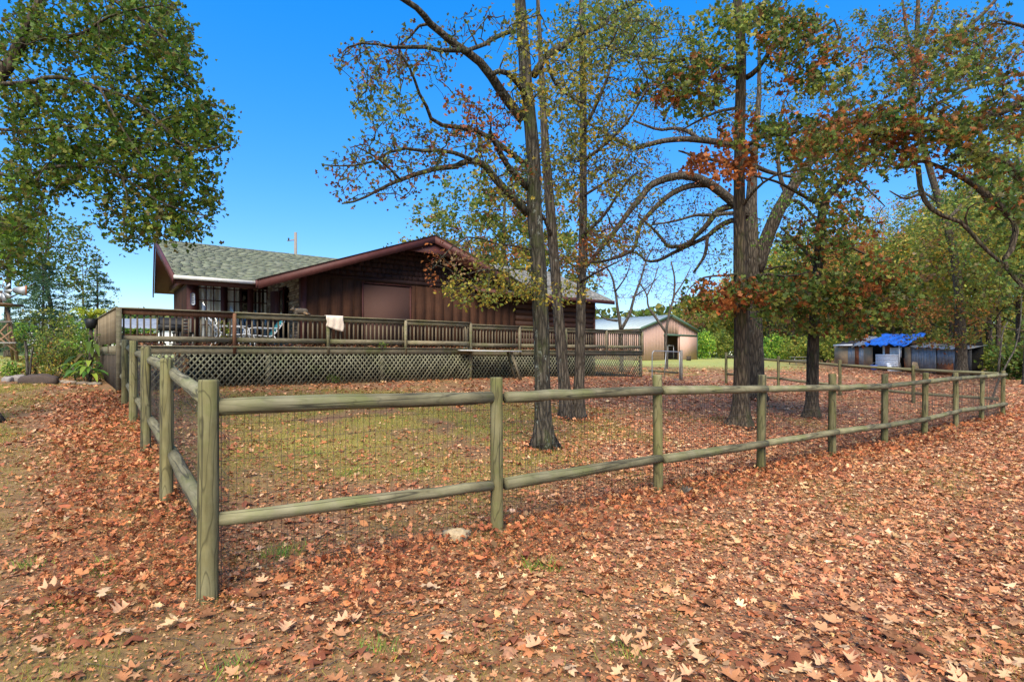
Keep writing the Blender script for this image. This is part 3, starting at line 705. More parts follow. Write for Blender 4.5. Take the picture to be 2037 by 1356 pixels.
# corner posts down to the ground and posts behind the lattice
for a_, b_, z1 in ((0.0, 12.0, FL + RH), (.14, 12.0, FL - .22), (3.4, 12.03, FL - .22), (6.8, 12.03, FL - .22), (10.16, 12.03, FL - .22), (13.5, 12.4, FL - .26), (16.8, 12.4, FL - .26), (19.95, 12.4, FL - .26)):
    zb = gz1(*abxy(a_, b_)) - .15; simple('support_post', 'deck_wood', a_ - .055, a_ + .055, b_ - .02 if a_ else b_ - .07, b_ + .08, zb, z1 - .034)
# lattice: every strip clipped to its panel
def lattice(a0, a1, bf, z1, pitch, hide=()):
    for s in (1, -1):
        k_ = a0 - 1.3
        while k_ < a1 + 1.3:
            lo = gz1(*abxy(min(max(k_, a0), a1), bf)) - .02
            H = z1 - lo; slope = 1.25
            # strip from (k_, lo) going s*H/slope to the side
            pa, za, pb, zb = k_, lo, k_ + s * H / slope, z1
            def clip(pa, za, pb, zb):
                for lim, sg in ((a0, 1), (a1, -1)):
                    if sg * (pa - lim) < 0 and sg * (pb - lim) < 0: return None
                    if sg * (pa - lim) < 0: f_ = (lim - pa) / (pb - pa); pa, za = lim, za + (zb - za) * f_
                    if sg * (pb - lim) < 0: f_ = (lim - pa) / (pb - pa); pb, zb = lim, za + (zb - za) * f_
                return pa, za, pb, zb
            c = clip(pa, za, pb, zb)
            if c and abs(c[2] - c[0]) > .05 and random.random() > .015:
                pa, za, pb, zb = c; hw = .021 * math.hypot(1, 1 / slope) * .95; b0 = bf + (0 if s > 0 else .008); b1 = b0 + .0075
                j = random.uniform(-.006, .006)
                MB().hexa([W(pa - hw + j, b0, za), W(pa + hw + j, b0, za), W(pa + hw + j, b1, za), W(pa - hw + j, b1, za), W(pb - hw, b0, zb), W(pb + hw, b0, zb), W(pb + hw, b1, zb), W(pb - hw, b1, zb)]).build('lattice_strip', 'lattice_wood', dk)
            k_ += pitch
lattice(.2, 10.12, 11.99, FL - .215, .142)
lattice(10.25, 19.9, 12.36, FL - .255, .150)
# leaves blown onto the deck edge
M = MB(); n = 900
aa = RNG.uniform(.2, 19.8, n); bb = np.where(aa < 10.16, 12.1, 12.45) + RNG.exponential(.25, n)
xy = np.array([abxy(a, b) for a, b in zip(aa, bb)]); leaves(M, 'mid', np.c_[xy, np.where(aa < 10.16, FL, FL - .04) + RNG.uniform(.01, .05, n)], RNG.uniform(.07, .13, n), pal_cols('pale', n) * 1.1, .5, .6)
tag(M.build('deck_leaves', 'litter', dk), kind='stuff')
# low white sheet on slanted props leaning at the step in the deck
pt = thing('folding_table', 'thin white board on a slanting wooden prop against the deck front', 'table', W(11.0, 11.6, .86))
M = MB().hexa([W(9.6, 11.7, 1.86), W(11.9, 11.3, 1.83), W(11.9, 12.1, 1.83), W(9.6, 12.0, 1.86), W(9.6, 11.7, 1.885), W(11.9, 11.3, 1.855), W(11.9, 12.1, 1.855), W(9.6, 12.0, 1.885)]); M.build('board', 'white_paint', pt)
MB().hexa([W(11.95, 11.45, .8), W(12.05, 11.45, .8), W(12.05, 11.52, .8), W(11.95, 11.52, .8), W(11.55, 11.5, 1.83), W(11.64, 11.5, 1.83), W(11.64, 11.57, 1.83), W(11.55, 11.57, 1.83)]).build('leg', 'deck_wood', pt)
MB().hexa([W(12.1, 11.95, .8), W(12.19, 11.95, .8), W(12.19, 12.02, .8), W(12.1, 12.02, .8), W(11.7, 11.9, 1.83), W(11.79, 11.9, 1.83), W(11.79, 11.97, 1.83), W(11.7, 11.97, 1.83)]).build('leg', 'deck_wood', pt)

# ------------------------------------------------------------------ house
hs_ = thing('ranch_house', 'dark red brown timber house with green shingle roof behind the deck', 'house', W(9.5, 14.3, .9))
def hb(name, mat, *bx): return MB().ybox(*bx).build(name, mat, hs_)
GB = 14.27; PK = 9.47; A0, A1 = 5.0, 13.95
EZ, RZ, EA0, EA1, FB = 3.93, 6.04, 3.45, 15.49, 13.37
slope = (RZ - EZ) / (PK - EA0)
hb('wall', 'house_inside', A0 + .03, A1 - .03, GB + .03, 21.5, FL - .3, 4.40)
hb('foundation', 'house_inside', 5.0, 18.7, GB + .1, 21.5, .3, FL - .301); hb('foundation', 'house_inside', 2.27, 4.999, 18.43, 21.9, .3, FL - .301)  # foundation coloured near black to stand for the shade behind the lattice
# vertical boards, with a gap for the covered window
WA0, WA1 = 7.07, 8.98
def board(a0, a1, z0, z1): hb('board', 'siding_wood', a0 + .004, a1 - .004, GB, GB + .028, z0, z1)
k_ = A0 + .16; 
while k_ < A1 - .05:
    e = min(k_ + .405, A1 - .02)
    if e <= WA0 or k_ >= WA1: board(k_, e, FL, 4.40)
    else:
        if k_ < WA0: board(k_, WA0, FL, 4.40)
        if e > WA1: board(WA1, e, FL, 4.40)
        board(max(k_, WA0), min(e, WA1), 4.26, 4.40)
    if k_ > A0 + .2 and not (WA0 - .03 < k_ < WA1 + .03): hb('batten', 'siding_wood', k_ - .014, k_ + .014, GB - .012, GB - .002, FL, 4.40)
    k_ += .405
hb('corner_trim', 'trim_wood', A0 - .03, A0 + .15, GB - .03, GB + .03, FL, 4.36)
hb('frieze_board', 'shake_wood', A0, A1, GB - .035, GB - .003, 4.33, 4.47)
wf = hb('window_cover', 'window_cover', WA0 + .05, WA1 - .05, GB - .01, GB + .02, FL + .2, 4.20)
for bx in ((WA0, WA0 + .05, GB - .035, GB + .02, FL + .2, 4.24), (WA1 - .05, WA1, GB - .035, GB + .02, FL + .2, 4.24), (WA0 - .02, WA1 + .02, GB - .05, GB + .02, 4.243, 4.275)):
    MB().ybox(*bx).build('frame', 'trim_wood', wf)
# lapped shakes in the gable triangle
z = 4.47; row = 0
while z < RZ - .35:
    z1 = z + .19; half = lambda zz: (RZ - .16 - zz) / slope
    hw0, hw1 = min(half(z), PK - A0), max(.05, min(half(z1), PK - A0)); a = PK - hw0
    while a < PK + hw0 - .02:
        e = min(a + random.uniform(.14, .34), PK + hw0)
        ta, te = max(a, PK - hw1), min(e, PK + hw1)
        ta, te = min(ta, e), max(te, a)
        j = random.uniform(-.012, .012)
        if te > ta - .02: MB().hexa([W(a + .003, GB - .03, z + j), W(e - .003, GB - .03, z + j), W(e - .003, GB + .03, z + j), W(a + .003, GB + .03, z + j), W(min(ta, te) + .003, GB - .004, z1 + .012), W(max(ta, te) - .003, GB - .004, z1 + .012), W(max(ta, te) - .003, GB + .03, z1 + .012), W(min(ta, te) + .003, GB + .03, z1 + .012)]).build('shake', 'shake_wood', hs_)
        a = e
    z = z1; row += 1
M = MB()
M.add([W(A0 + .03, GB + .035, 4.3), W(A1 - .03, GB + .035, 4.3), W(PK, GB + .035, RZ - .1)], t=[[0, 1, 2]]); M.build('wall', 'house_inside', hs_)
# roof over the gable: two slabs with fascia
def roof_slab(name, p, thick=.12, mat='shake_wood'): return MB().slab(p, thick).build(name, mat, hs_)
roof_slab('roof', [W(EA0, FB, EZ), W(PK, FB, RZ), W(PK, 19.6, RZ), W(EA0, 13.75, EZ)], .1, 'soffit_brown')
roof_slab('roof', [W(PK, FB, RZ), W(EA1, FB, EZ), W(EA1, 19, EZ), W(PK, 19, RZ)], .1, 'soffit_brown')
def fascia(aL, zL, aR, zR, b, d=.27, th=.045, name='fascia'):
    return MB().hexa([W(aL, b - th, zL - d), W(aR, b - th, zR - d), W(aR, b, zR - d), W(aL, b, zL - d), W(aL, b - th, zL), W(aR, b - th, zR), W(aR, b, zR), W(aL, b, zL)]).build(name, 'trim_wood', hs_)
fascia(EA0, EZ + .03, PK, RZ + .03, FB - .003); fascia(PK, RZ + .03, EA1, EZ + .03, FB - .003)
for s in (-1, 1):
    MB().hexa([W(PK, FB - .07, RZ + .033), W(PK + s * 6.05, FB - .07, EZ + .027), W(PK + s * 6.05, FB + .3, EZ + .027), W(PK, FB + .3, RZ + .033), W(PK, FB - .07, RZ + .055), W(PK + s * 6.05, FB - .07, EZ + .05), W(PK + s * 6.05, FB + .3, EZ + .05), W(PK, FB + .3, RZ + .055)]).build('roof_edge', 'shake_wood', hs_)
# peak panel
M = MB(); zt = RZ - .24; zb = RZ - .62
for dz, bb in ((0, FB + .02),):
    M.add([W(PK - (RZ - .25 - zb) / slope, FB + .06, zb), W(PK + (RZ - .25 - zb) / slope, FB + .06, zb), W(PK, FB + .06, zt), W(PK - (RZ - .25 - zb) / slope, FB + .1, zb), W(PK + (RZ - .25 - zb) / slope, FB + .1, zb), W(PK, FB + .1, zt)],
          [[0, 1, 4, 3], [1, 2, 5, 4], [2, 0, 3, 5]], [[0, 2, 1], [3, 4, 5]])
M.build('peak_panel', 'trim_wood', hs_)
# eave beam of the gable's left side, and soffit under the big overhang
hb('eave_board', 'trim_wood', EA0 - .04, EA0 + .02, FB, 13.6, EZ - .2, EZ + .02)
# side wall of the gable in ledge stone, with a shuttered window
hb('wall', 'house_inside', A0 + .02, A0 + .06, GB + .2, 18.45, FL - .3, 4.5)
zs = FL; SM = []
def stone_mesh(seed):
    r_ = np.random.default_rng(seed); V = np.array([(x, y, z) for z in (0, 1) for y in (0, 1) for x in (0, 1)], float) + r_.normal(0, .07, (8, 3))
    base = np.array([(.30, .22, .15), (.22, .15, .10), (.36, .29, .21), (.16, .11, .08), (.27, .19, .12)])[seed % 5]
    M = MB().hexa(V[[0, 1, 3, 2, 4, 5, 7, 6]], base); o = M.build('stone', 'stone'); me = o.data; bpy.data.objects.remove(o); return me
SM = [stone_mesh(q) for q in range(10)]
SW0, SW1, SZ0, SZ1 = 16.0, 16.75, 2.35, 4.05
while zs < 4.45:
    h = random.uniform(.06, .11); b = GB + .2
    while b < 18.4:
        L = random.uniform(.15, .42); e = min(b + L, 18.42)
        if not (e > SW0 - .08 and b < SW1 + .08 and zs + h > SZ0 - .05 and zs < SZ1 + .05):
            o = place('stone', random.choice(SM), hs_, W(A0 + .03, b, zs), TH + PI / 2); o.scale = (e - b - .012, random.uniform(.05, .09), h - .01)
        b = e
    zs += h
hb('corner_trim', 'trim_wood', A0 - .03, A0 + .03, GB + .035, GB + .19, FL, 4.36)
wn = hb('window', 'dark_void', A0 - .01, A0 + .03, SW0, SW1, SZ0, SZ1)
MB().ybox(A0 - .03, A0 - .018, SW0 + .04, SW1 - .04, SZ0 + .04, SZ1 - .04).build('pane', 'glass', wn)
for bx in ((A0 - .05, A0, SW0 - .06, SW0, SZ0 - .06, SZ1 + .06), (A0 - .05, A0, SW1, SW1 + .06, SZ0 - .06, SZ1 + .06), (A0 - .05, A0, SW0, SW1, SZ1, SZ1 + .06), (A0 - .06, A0, SW0, SW1, SZ0 - .06, SZ0)): MB().ybox(*bx).build('frame', 'trim_wood', wn)
MB().ybox(A0 - .045, A0 - .012, SW0, SW1, 3.13, 3.17).build('sash_bar', 'gutter_white', wn)
for b0, b1 in ((SW0 - .06, SW0 - .42), (SW1 + .06, SW1 + .42)):
    MB().hexa([W(A0 - .06, b0, SZ0), W(A0 - .24, b1, SZ0), W(A0 - .21, b1, SZ0), W(A0 - .03, b0, SZ0), W(A0 - .06, b0, SZ1), W(A0 - .24, b1, SZ1), W(A0 - .21, b1, SZ1), W(A0 - .03, b0, SZ1)]).build('shutter', 'trim_wood', hs_)
# log siding on the right wing
z = FL - .25; LA0, LA1 = A1 + .02, 18.75
hb('wall', 'house_inside', LA0, LA1 - .02, GB + .06, 21.5, FL - .4, 4.32)
while z < 4.3:
    n = 9; an = np.linspace(-PI / 2, PI / 2, n); V = []
    for a in (LA0, LA1): V += [W(a, GB + .06 - math.cos(q) * .09, z + .125 + math.sin(q) * .122) for q in an]
    M = MB().add(V, [[q, q + n, q + n + 1, q + 1] for q in range(n - 1)], [[0, q, q + 1] for q in range(1, n - 1)] + [[n, n + q + 1, n + q] for q in range(1, n - 1)]); M.build('log', 'log_wood', hs_, True)
    z += .25
hb('corner_trim', 'soffit_brown', LA1 - .03, LA1 + .06, GB - .04, GB + .1, FL - .3, 4.3)
# shingled slopes
def shingles(name, e0, e1, r0, r1, rows, tabs, cols):
    """e0,e1 eave ends, r0,r1 ridge ends"""
    e0, e1, r0, r1 = map(np.array, (e0, e1, r0, r1)); nrm = np.cross(e1 - e0, r0 - e0); nrm = nrm / np.linalg.norm(nrm); M = MB()
    if nrm[2] < 0: nrm = -nrm
    P = np.array(cols)
    for r_ in range(rows):
        f0, f1 = r_ / rows, min(1, (r_ + 1.25) / rows)
        rl = np.linalg.norm((e1 - e0) * (1 - f0) + (r1 - r0) * f0); nt_ = max(2, int(rl / tabs))
        off = random.random(); us = [0] + sorted(np.clip((np.arange(nt_) + off + RNG.normal(0, .12, nt_)) / nt_, 0, 1)) + [1]
        for u0, u1 in zip(us[:-1], us[1:]):
            if (u1 - u0) * rl < .02: continue
            lift = random.uniform(.022, .036); dj = random.uniform(-.12, .0) / rows
            g_ = .006 / rl
            q = lambda u, f: e0 * (1 - u) * (1 - f) + e1 * u * (1 - f) + r0 * (1 - u) * f + r1 * u * f
            c = P[random.randrange(len(P))] * random.uniform(.82, 1.15)
            lo = [q(u0 + g_, f0 + dj), q(u1 - g_, f0 + dj), q(u1 - g_, f1), q(u0 + g_, f1)]
            M.hexa([lo[0], lo[1], lo[2], lo[3], lo[0] + nrm * lift, lo[1] + nrm * lift, lo[2] + nrm * .006, lo[3] + nrm * .006], c)
    return tag(M.build(name, 'shingle', hs_), kind='stuff')
GRN = [(.145, .165, .115), (.175, .195, .135), (.12, .135, .10), (.19, .205, .155), (.15, .16, .12)]
LEZ, LRZ, LE, LR = 3.93, 5.77, 13.6, 18.6
roof_slab('roof', [W(1.33, LE, LEZ - .01), W(3.47, LE, LEZ - .01), W(8.7, LR, LRZ - .01), W(1.33, LR, LRZ - .01)], .07, 'soffit_brown')
roof_slab('roof', [W(1.33, LR, LRZ - .012), W(8.7, LR, LRZ - .012), W(9, 22.5, 4.3), W(1.62, 22.5, 4.3)], .07, 'soffit_brown')
shingles('roof_shingles', W(1.31, LE - .04, LEZ - .01), W(3.5, LE - .04, LEZ - .01), W(1.31, LR, LRZ), W(8.75, LR, LRZ), 36, .26, GRN)
def beam4(a, b, mat, name, d=.24, off=.035):
    """a rake board along a sloping edge a->b (yard a,b,z)"""
    (aa, ab_, az), (ba, bb_, bz) = a, b
    return MB().hexa([W(aa - off, ab_, az - d), W(aa + .01, ab_, az - d), W(ba + .01, bb_, bz - d), W(ba - off, bb_, bz - d), W(aa - off, ab_, az + .03), W(aa + .01, ab_, az + .03), W(ba + .01, bb_, bz + .03), W(ba - off, bb_, bz + .03)]).build(name, mat, hs_)
beam4((1.31, LE - .05, LEZ), (1.31, LR, LRZ), 'trim_wood', 'rake_board'); beam4((1.31, LR, LRZ), (1.6, 22.55, 4.3), 'trim_wood', 'rake_board')
hb('eave_board', 'soffit_brown', 1.34, 3.45, LE + .0, LE + .03, LEZ - .22, LEZ - .09)
MB().ybox(1.30, 3.40, LE - .14, LE - .045, LEZ - .10, LEZ - .005).build('gutter', 'gutter_white', hs_)
# left wing walls: end wall with boards, window wall with three glazed doors
WB = 18.43; WA = 2.27
hb('wall', 'shake_wood', WA, A0, WB + .0, WB + .05, 4.401, 5.55)
k_ = WB
while k_ < 22.0:
    e = min(k_ + .3, 22.0); top = LRZ - .377 * abs(k_ + .15 - LR) - .2
    hb('board', 'siding_wood', WA - .02, WA + .03, k_ + .004, e - .004, FL - .3, top); k_ = e
hb('rake_beam', 'trim_wood', WA - .18, WA - .02, WB - .3, 22.0, 4.28, 4.42)
hb('wall', 'house_inside', WA + .03, A0, 21.2, 21.25, FL - .3, 4.5)
doors = [(2.62, 3.36), (3.56, 4.28), (4.46, 4.96)]
hb('header', 'trim_wood', WA - .02, A0, WB - .02, WB + .06, 4.24, 4.40)
edges = [WA - .02] + [x for d in doors for x in d] + [A0]
for q in range(0, len(edges), 2): hb('door_post', 'trim_wood', edges[q], edges[q + 1], WB - .02, WB + .06, FL, 4.238)
for q, (d0, d1) in enumerate(doors):
    dr = thing_part = MB().ybox(d0 + .02, d1 - .02, WB + .03, WB + .036, FL + .45, 4.2).build('glass_door', 'glass', hs_)
    nx_ = 3 if q < 2 else 2
    for r_ in range(nx_ + 1):
        c = d0 + (d1 - d0) * r_ / nx_; MB().ybox(c - .018, c + .018, WB + .005, WB + .028, FL + .4, 4.235).build('glazing_bar', 'trim_wood', dr)
    for r_ in range(5):
        zz = FL + .42 + r_ * .445; MB().ybox(d0 + .02, d1 - .02, WB + .0, WB + .024, zz - .018, zz + .018).build('glazing_bar', 'trim_wood', dr)
    MB().ybox(d0, d1, WB, WB + .05, FL, FL + .4).build('kick_panel', 'siding_wood', dr)
    # curtain folds behind the glass
    n = 26; aa = np.linspace(d0, d1, n); V = []
    for zz in (FL + .05, 3.2, 4.25):
        V += [W(a, WB + .10 + .035 * math.sin(a * 31 + q) + .02 * math.sin(a * 71), zz) for a in aa]
    Qs = [[r_ * n + j, r_ * n + j + 1, (r_ + 1) * n + j + 1, (r_ + 1) * n + j] for r_ in range(2) for j in range(n - 1) if q == 0 or (q == 1 and j < 15) or (q == 2 and j % 7 < 3)]
    MB().add(V, Qs).build('curtain', 'curtain', hs_, True)
pl = MB()
V = []; n = 20
ol = [(math.cos(a) * .075, math.sin(a) * .075 + (.16 if math.sin(a) > 0 else -.16)) for a in np.linspace(0, 2 * PI, n, False)]
for b_ in (WB - .035, WB - .022): V += [W(2.44 + x, b_, 3.72 + y) for x, y in ol]
V += [W(2.44, WB - .035, 3.72)]
po = pl.add(V, [[j, (j + 1) % n, n + (j + 1) % n, n + j] for j in range(n)], [[2 * n, j, (j + 1) % n] for j in range(n)]).build('wall_plaque', 'plaque')
tag(po, 'white oval wall plaque with blue rim beside the glass doors', 'plaque')
r2 = [W(2.44 + x * .93, WB - .039, 3.72 + y * .97) for x, y in ol]; MB().tube(r2 + [r2[0]], .008, 5, False).build('rim', 'blue_paint', po)
for q in range(4): MB().ybox(2.40, 2.48 - .01 * (q % 2), WB - .039, WB - .036, 3.58 + q * .055, 3.60 + q * .055).build('lettering', 'blue_paint', po)
# right wing roof
RB0, RR_, RE, RRZ = 13.55, 18.0, 4.27, 6.2
roof_slab('roof', [W(11.5, RB0, RE - .01), W(19.35, RB0, RE - .01), W(19.35, RR_, RRZ - .01), W(11.5, RR_, RRZ - .01)], .08, 'soffit_brown')
roof_slab('roof', [W(11.5, RR_, RRZ - .012), W(19.35, RR_, RRZ - .012), W(19.35, 22.4, RE - .012), W(11.5, 22.4, RE - .012)], .08, 'soffit_brown')
shingles('roof_shingles', W(13.0, RB0 - .04, RE), W(19.37, RB0 - .04, RE), W(11.5, RR_, RRZ), W(19.37, RR_, RRZ), 34, .28, [(.22, .21, .19), (.27, .255, .235), (.18, .175, .16), (.25, .25, .23)])
fascia(13.2, RE, 19.36, RE, RB0 - .03, .16, .03, 'eave_board')
MB().add([W(18.7, GB + .1, 4.2), W(18.7, 21.5, 4.2), W(18.7, RR_, RRZ - .15)], t=[[0, 1, 2]]).build('wall', 'shake_wood', hs_)

# ------------------------------------------------------------------ things on the deck
# towel
n, mr = 13, 12; V = []
tw0 = 5.0
prof = [(.10, FL + RH - .10), (.085, FL + RH + .008), (0, FL + RH + .014), (-.085, FL + RH + .008), (-.10, FL + RH - .05)] + [(-.105, FL + RH - .05 - q * .055) for q in range(1, 8)]
for r_, (db, z) in enumerate(prof):
    for j in range(n):
        u = j / (n - 1); drop = max(0, r_ - 4) * (-.02 * (1 - u) * 0); zz = z + (max(0, r_ - 4) / 7) * (.16 * (1 - u) ** 1.5 - .02)
        V.append(W(tw0 + u * .52 + .015 * math.sin(r_), 12.05 + db - (.012 * math.sin(u * 17 + r_ * .3) + .012) * (r_ > 3), zz))
tw = MB().add(V, [[r_ * n + j, r_ * n + j + 1, (r_ + 1) * n + j + 1, (r_ + 1) * n + j] for r_ in range(mr - 1) for j in range(n - 1)]).build('towel', 'towel', None, True)
tw.modifiers.new('thick', 'SOLIDIFY').thickness = .012
tag(tw, 'pale beige towel hung over the deck railing', 'towel')
# cat: overlapping volumes fused into one skin
def blob(M, c, r, rot=0, col=(.2, .16, .11)):
    nu, nv = 14, 9; V = []
    for i_ in range(nv + 1):
        ph = -PI / 2 + PI * i_ / nv
        for j in range(nu):
            th = 2 * PI * j / nu; x, y, z = math.cos(ph) * math.cos(th) * r[0], math.cos(ph) * math.sin(th) * r[1], math.sin(ph) * r[2]
            x, z = x * math.cos(rot) - z * math.sin(rot), x * math.sin(rot) + z * math.cos(rot); V.append((c[0] + x, c[1] + y, c[2] + z))
    M.add(V, [[i_ * nu + j, i_ * nu + (j + 1) % nu, (i_ + 1) * nu + (j + 1) % nu, (i_ + 1) * nu + j] for i_ in range(nv) for j in range(nu)])
M = MB()
for c, r, rt in (((0.02, 0, .10), (.17, .075, .088), 0), ((.12, 0, .095), (.10, .085, .092), 0), ((-.10, 0, .095), (.08, .065, .08), .4), ((-.165, 0, .135), (.05, .045, .05), .3), ((-.195, -.012, .145), (.056, .05, .049), 0),
                 ((-.245, -.018, .13), (.024, .026, .02), 0), ((.19, -.03, .035), (.05, .03, .03), 0), ((-.13, -.045, .022), (.055, .024, .022), 0), ((-.13, .045, .022), (.055, .024, .022), 0), ((.12, -.08, .04), (.06, .03, .035), 0)): blob(M, c, r, rt)
for s in (-1, 1): M.tube([(-.185, s * .03 - .012, .175), (-.188, s * .036 - .012, .20), (-.19, s * .04 - .012, .222)], [.024, .015, .003], 8)
M.tube(smooth_path([(.20, .0, .05), (.24, -.05, .03), (.20, -.105, .022), (.08, -.12, .02)], 14), [.024, .023, .022, .022, .022, .022, .021, .021, .02, .02, .019, .017, .014, .008], 8)
m, t = new_mat('tabby'); g = N(t); co = g.coord((1, 1, 1))
wv = g.n('TexWave', Vector=g.coord((1, .3, .3)), Scale=14.0, Distortion=5.0, Detail=3.0).outputs[1]
c1 = g.mix(g.ramp(wv, [(.3, (0, 0, 0)), (.6, (1, 1, 1))]), (.035, .03, .025), (.13, .105, .075)); c2 = g.mix(g.ramp(g.noise(co, 9, 4), [(.56, (0, 0, 0)), (.66, (1, 1, 1))]), c1, (.26, .15, .07))
g.out(g.bsdf(c2, .9, g.noise(co, 120, 3), .5, .004)); MT['tabby'] = m
cat = M.build('cat', 'tabby', None, True, local=True)
rm = cat.modifiers.new('fuse', 'REMESH'); rm.mode = 'VOXEL'; rm.voxel_size = .009; rm.use_smooth_shade = True
smo = cat.modifiers.new('smooth', 'SMOOTH'); smo.factor = .5; smo.iterations = 5
cat.location = W(4.28, 12.05, FL + RH - .001); cat.rotation_euler = (0, 0, TH); cat.scale = (1.05, 1.0, 1.05)
tag(cat, 'brown tabby cat crouching on the deck railing cap', 'cat')
for s in (-1, 1):
    e_ = MB(); blob(e_, (-.242, s * .02 - .014, .152), (.007, .007, .007)); o = e_.build('eye', 'dark_void', None, True, local=True); o.parent = cat
# loungers, ladder, table, planters
def lounger(name, label, a, b, flip, cushion):
    f = thing(name, label, 'chair', W(a, b, FL), 'deck chairs'); s = flip; r = .016
    for db in (-.27, .27):
        fr = smooth_path([W(a - .6 * s, b + db, FL + .0), W(a - .55 * s, b + db, FL + .34), W(a - .1 * s, b + db, FL + .36), W(a + .25 * s, b + db, FL + .36), W(a + .62 * s, b + db, FL + .82)], 16)
        MB().tube(fr, r, 6).build('frame', 'white_plastic', f, True)
        MB().tube(smooth_path([W(a - .45 * s, b + db, FL + .3), W(a - .4 * s, b + db, FL + .58), W(a + .2 * s, b + db, FL + .6), W(a + .42 * s, b + db, FL + .6)], 12), r, 6).build('armrest', 'white_plastic', f, True)
        MB().tube([W(a + .3 * s, b + db, FL + .36), W(a + .5 * s, b + db, FL)], r, 6).build('leg', 'white_plastic', f, True)
    for q in range(9):
        t_ = q / 8; MB().ybox(a - .5 * s + .74 * s * t_ - .03, a - .5 * s + .74 * s * t_ + .03, b - .27, b + .27, FL + .345, FL + .36).build('slat', 'white_plastic', f)
    for q in range(7):
        t_ = q / 6; c = W(a + .27 * s + .35 * s * t_, b, FL + .38 + .42 * t_)
        MB().ybox(a + .27 * s + .33 * s * t_ - .012, a + .27 * s + .33 * s * t_ + .012, b - .27, b + .27, FL + .37 + .43 * t_, FL + .425 + .43 * t_).build('back_slat', 'white_plastic', f)
    if cushion: MB().hexa([W(a + .24 * s, b - .22, FL + .4), W(a + .30 * s, b - .22, FL + .38), W(a + .30 * s, b + .22, FL + .38), W(a + .24 * s, b + .22, FL + .4), W(a + .52 * s, b - .22, FL + .84), W(a + .58 * s, b - .22, FL + .82), W(a + .58 * s, b + .22, FL + .82), W(a + .52 * s, b + .22, FL + .84)]).build('cushion', 'teal_fabric', f)
lounger('lounge_chair', 'white slatted lounge chair with a teal cushion beside the stone wall', 3.75, 14.2, 1, True)
lounger('lounge_chair', 'low white slatted lounge chair behind the second railing post', 2.75, 13.6, -1, False)
ld = thing('step_ladder', 'grey metal step ladder standing on the deck by the glass doors', 'ladder', W(3.6, 15.4, FL))
for da in (0, .42):
    MB().hexa([W(3.4 + da, 15.2, FL), W(3.45 + da, 15.2, FL), W(3.45 + da, 15.24, FL), W(3.4 + da, 15.24, FL), W(3.5 + da * .8, 15.6, FL + 1.05), W(3.55 + da * .8, 15.6, FL + 1.05), W(3.55 + da * .8, 15.64, FL + 1.05), W(3.5 + da * .8, 15.64, FL + 1.05)]).build('rail', 'galvanized', ld)
    MB().tube([W(3.45 + da, 16.1, FL), W(3.52 + da * .8, 15.66, FL + 1.03)], .02, 6).build('leg', 'galvanized', ld)
for q in range(4): MB().ybox(3.46 + q * .02, 3.84, 15.24 + q * .09, 15.33 + q * .09, FL + .22 + q * .25, FL + .25 + q * .25).build('step', 'galvanized', ld)
def planter(label, a, b, w_, h):
    f = thing('planter_box', label, 'planter', W(a, b, FL), 'planter boxes on the deck')
    for q in range(3): MB().ybox(a - w_, a + w_, b - .18, b + .18, FL + .02 + q * h / 3, FL + .012 + (q + 1) * h / 3).build('slat', 'siding_wood', f)
    M = MB(); n = 160; xy = np.array([abxy(a + RNG.uniform(-w_, w_), b + RNG.uniform(-.16, .16)) for _ in range(n)]); leaves(M, 'ell', np.c_[xy, FL + h + RNG.uniform(.0, .16, n)], RNG.uniform(.08, .16, n), pal_cols('bright', n), 1.0, .5); M.build('foliage', 'foliage', f)
planter('low dark planter box with leafy greens at the deck corner', .75, 16.6, .45, .42)
planter('dark planter box of greens behind the first balusters', .3, 13.6, .25, .3)
ch = thing('wooden_chair', 'dark wooden deck chair beside the house corner', 'chair', W(1.7, 15.2, FL), 'deck chairs')
for da, db in ((0, 0), (.45, 0), (0, .45), (.45, .45)): MB().ybox(1.5 + da, 1.55 + da, 15 + db, 15.05 + db, FL, FL + (.42 if db == 0 else .9)).build('leg', 'grey_plank', ch)
MB().ybox(1.48, 2.02, 14.98, 15.52, FL + .42, FL + .46).build('seat', 'dark_metal', ch)
for q in range(4): MB().ybox(1.56, 1.94, 15.46, 15.49, FL + .52 + q * .1, FL + .58 + q * .1).build('back_slat', 'grey_plank', ch)
gr = thing('barbecue_grill', 'black lidded barbecue grill standing near the deck corner', 'grill', W(1.25, 14.0, FL))
M = MB()
n = 12; V = []; 
for i_ in range(7):
    ph = PI * i_ / 6 
    for j in range(2): V.append(W(1.0 + j * .55, 14.0 - .24 * math.cos(ph), FL + .62 + .2 * math.sin(ph)))
M.add(V, [[2 * i_, 2 * i_ + 1, 2 * i_ + 3, 2 * i_ + 2] for i_ in range(6)]); M.build('lid', 'dark_metal', gr)
MB().ybox(1.0, 1.55, 13.77, 14.23, FL + .45, FL + .615).build('fire_box', 'dark_metal', gr)
for da in (1.03, 1.48):
    for db in (13.8, 14.16): MB().ybox(da, da + .035, db, db + .035, FL, FL + .449).build('leg', 'dark_metal', gr)

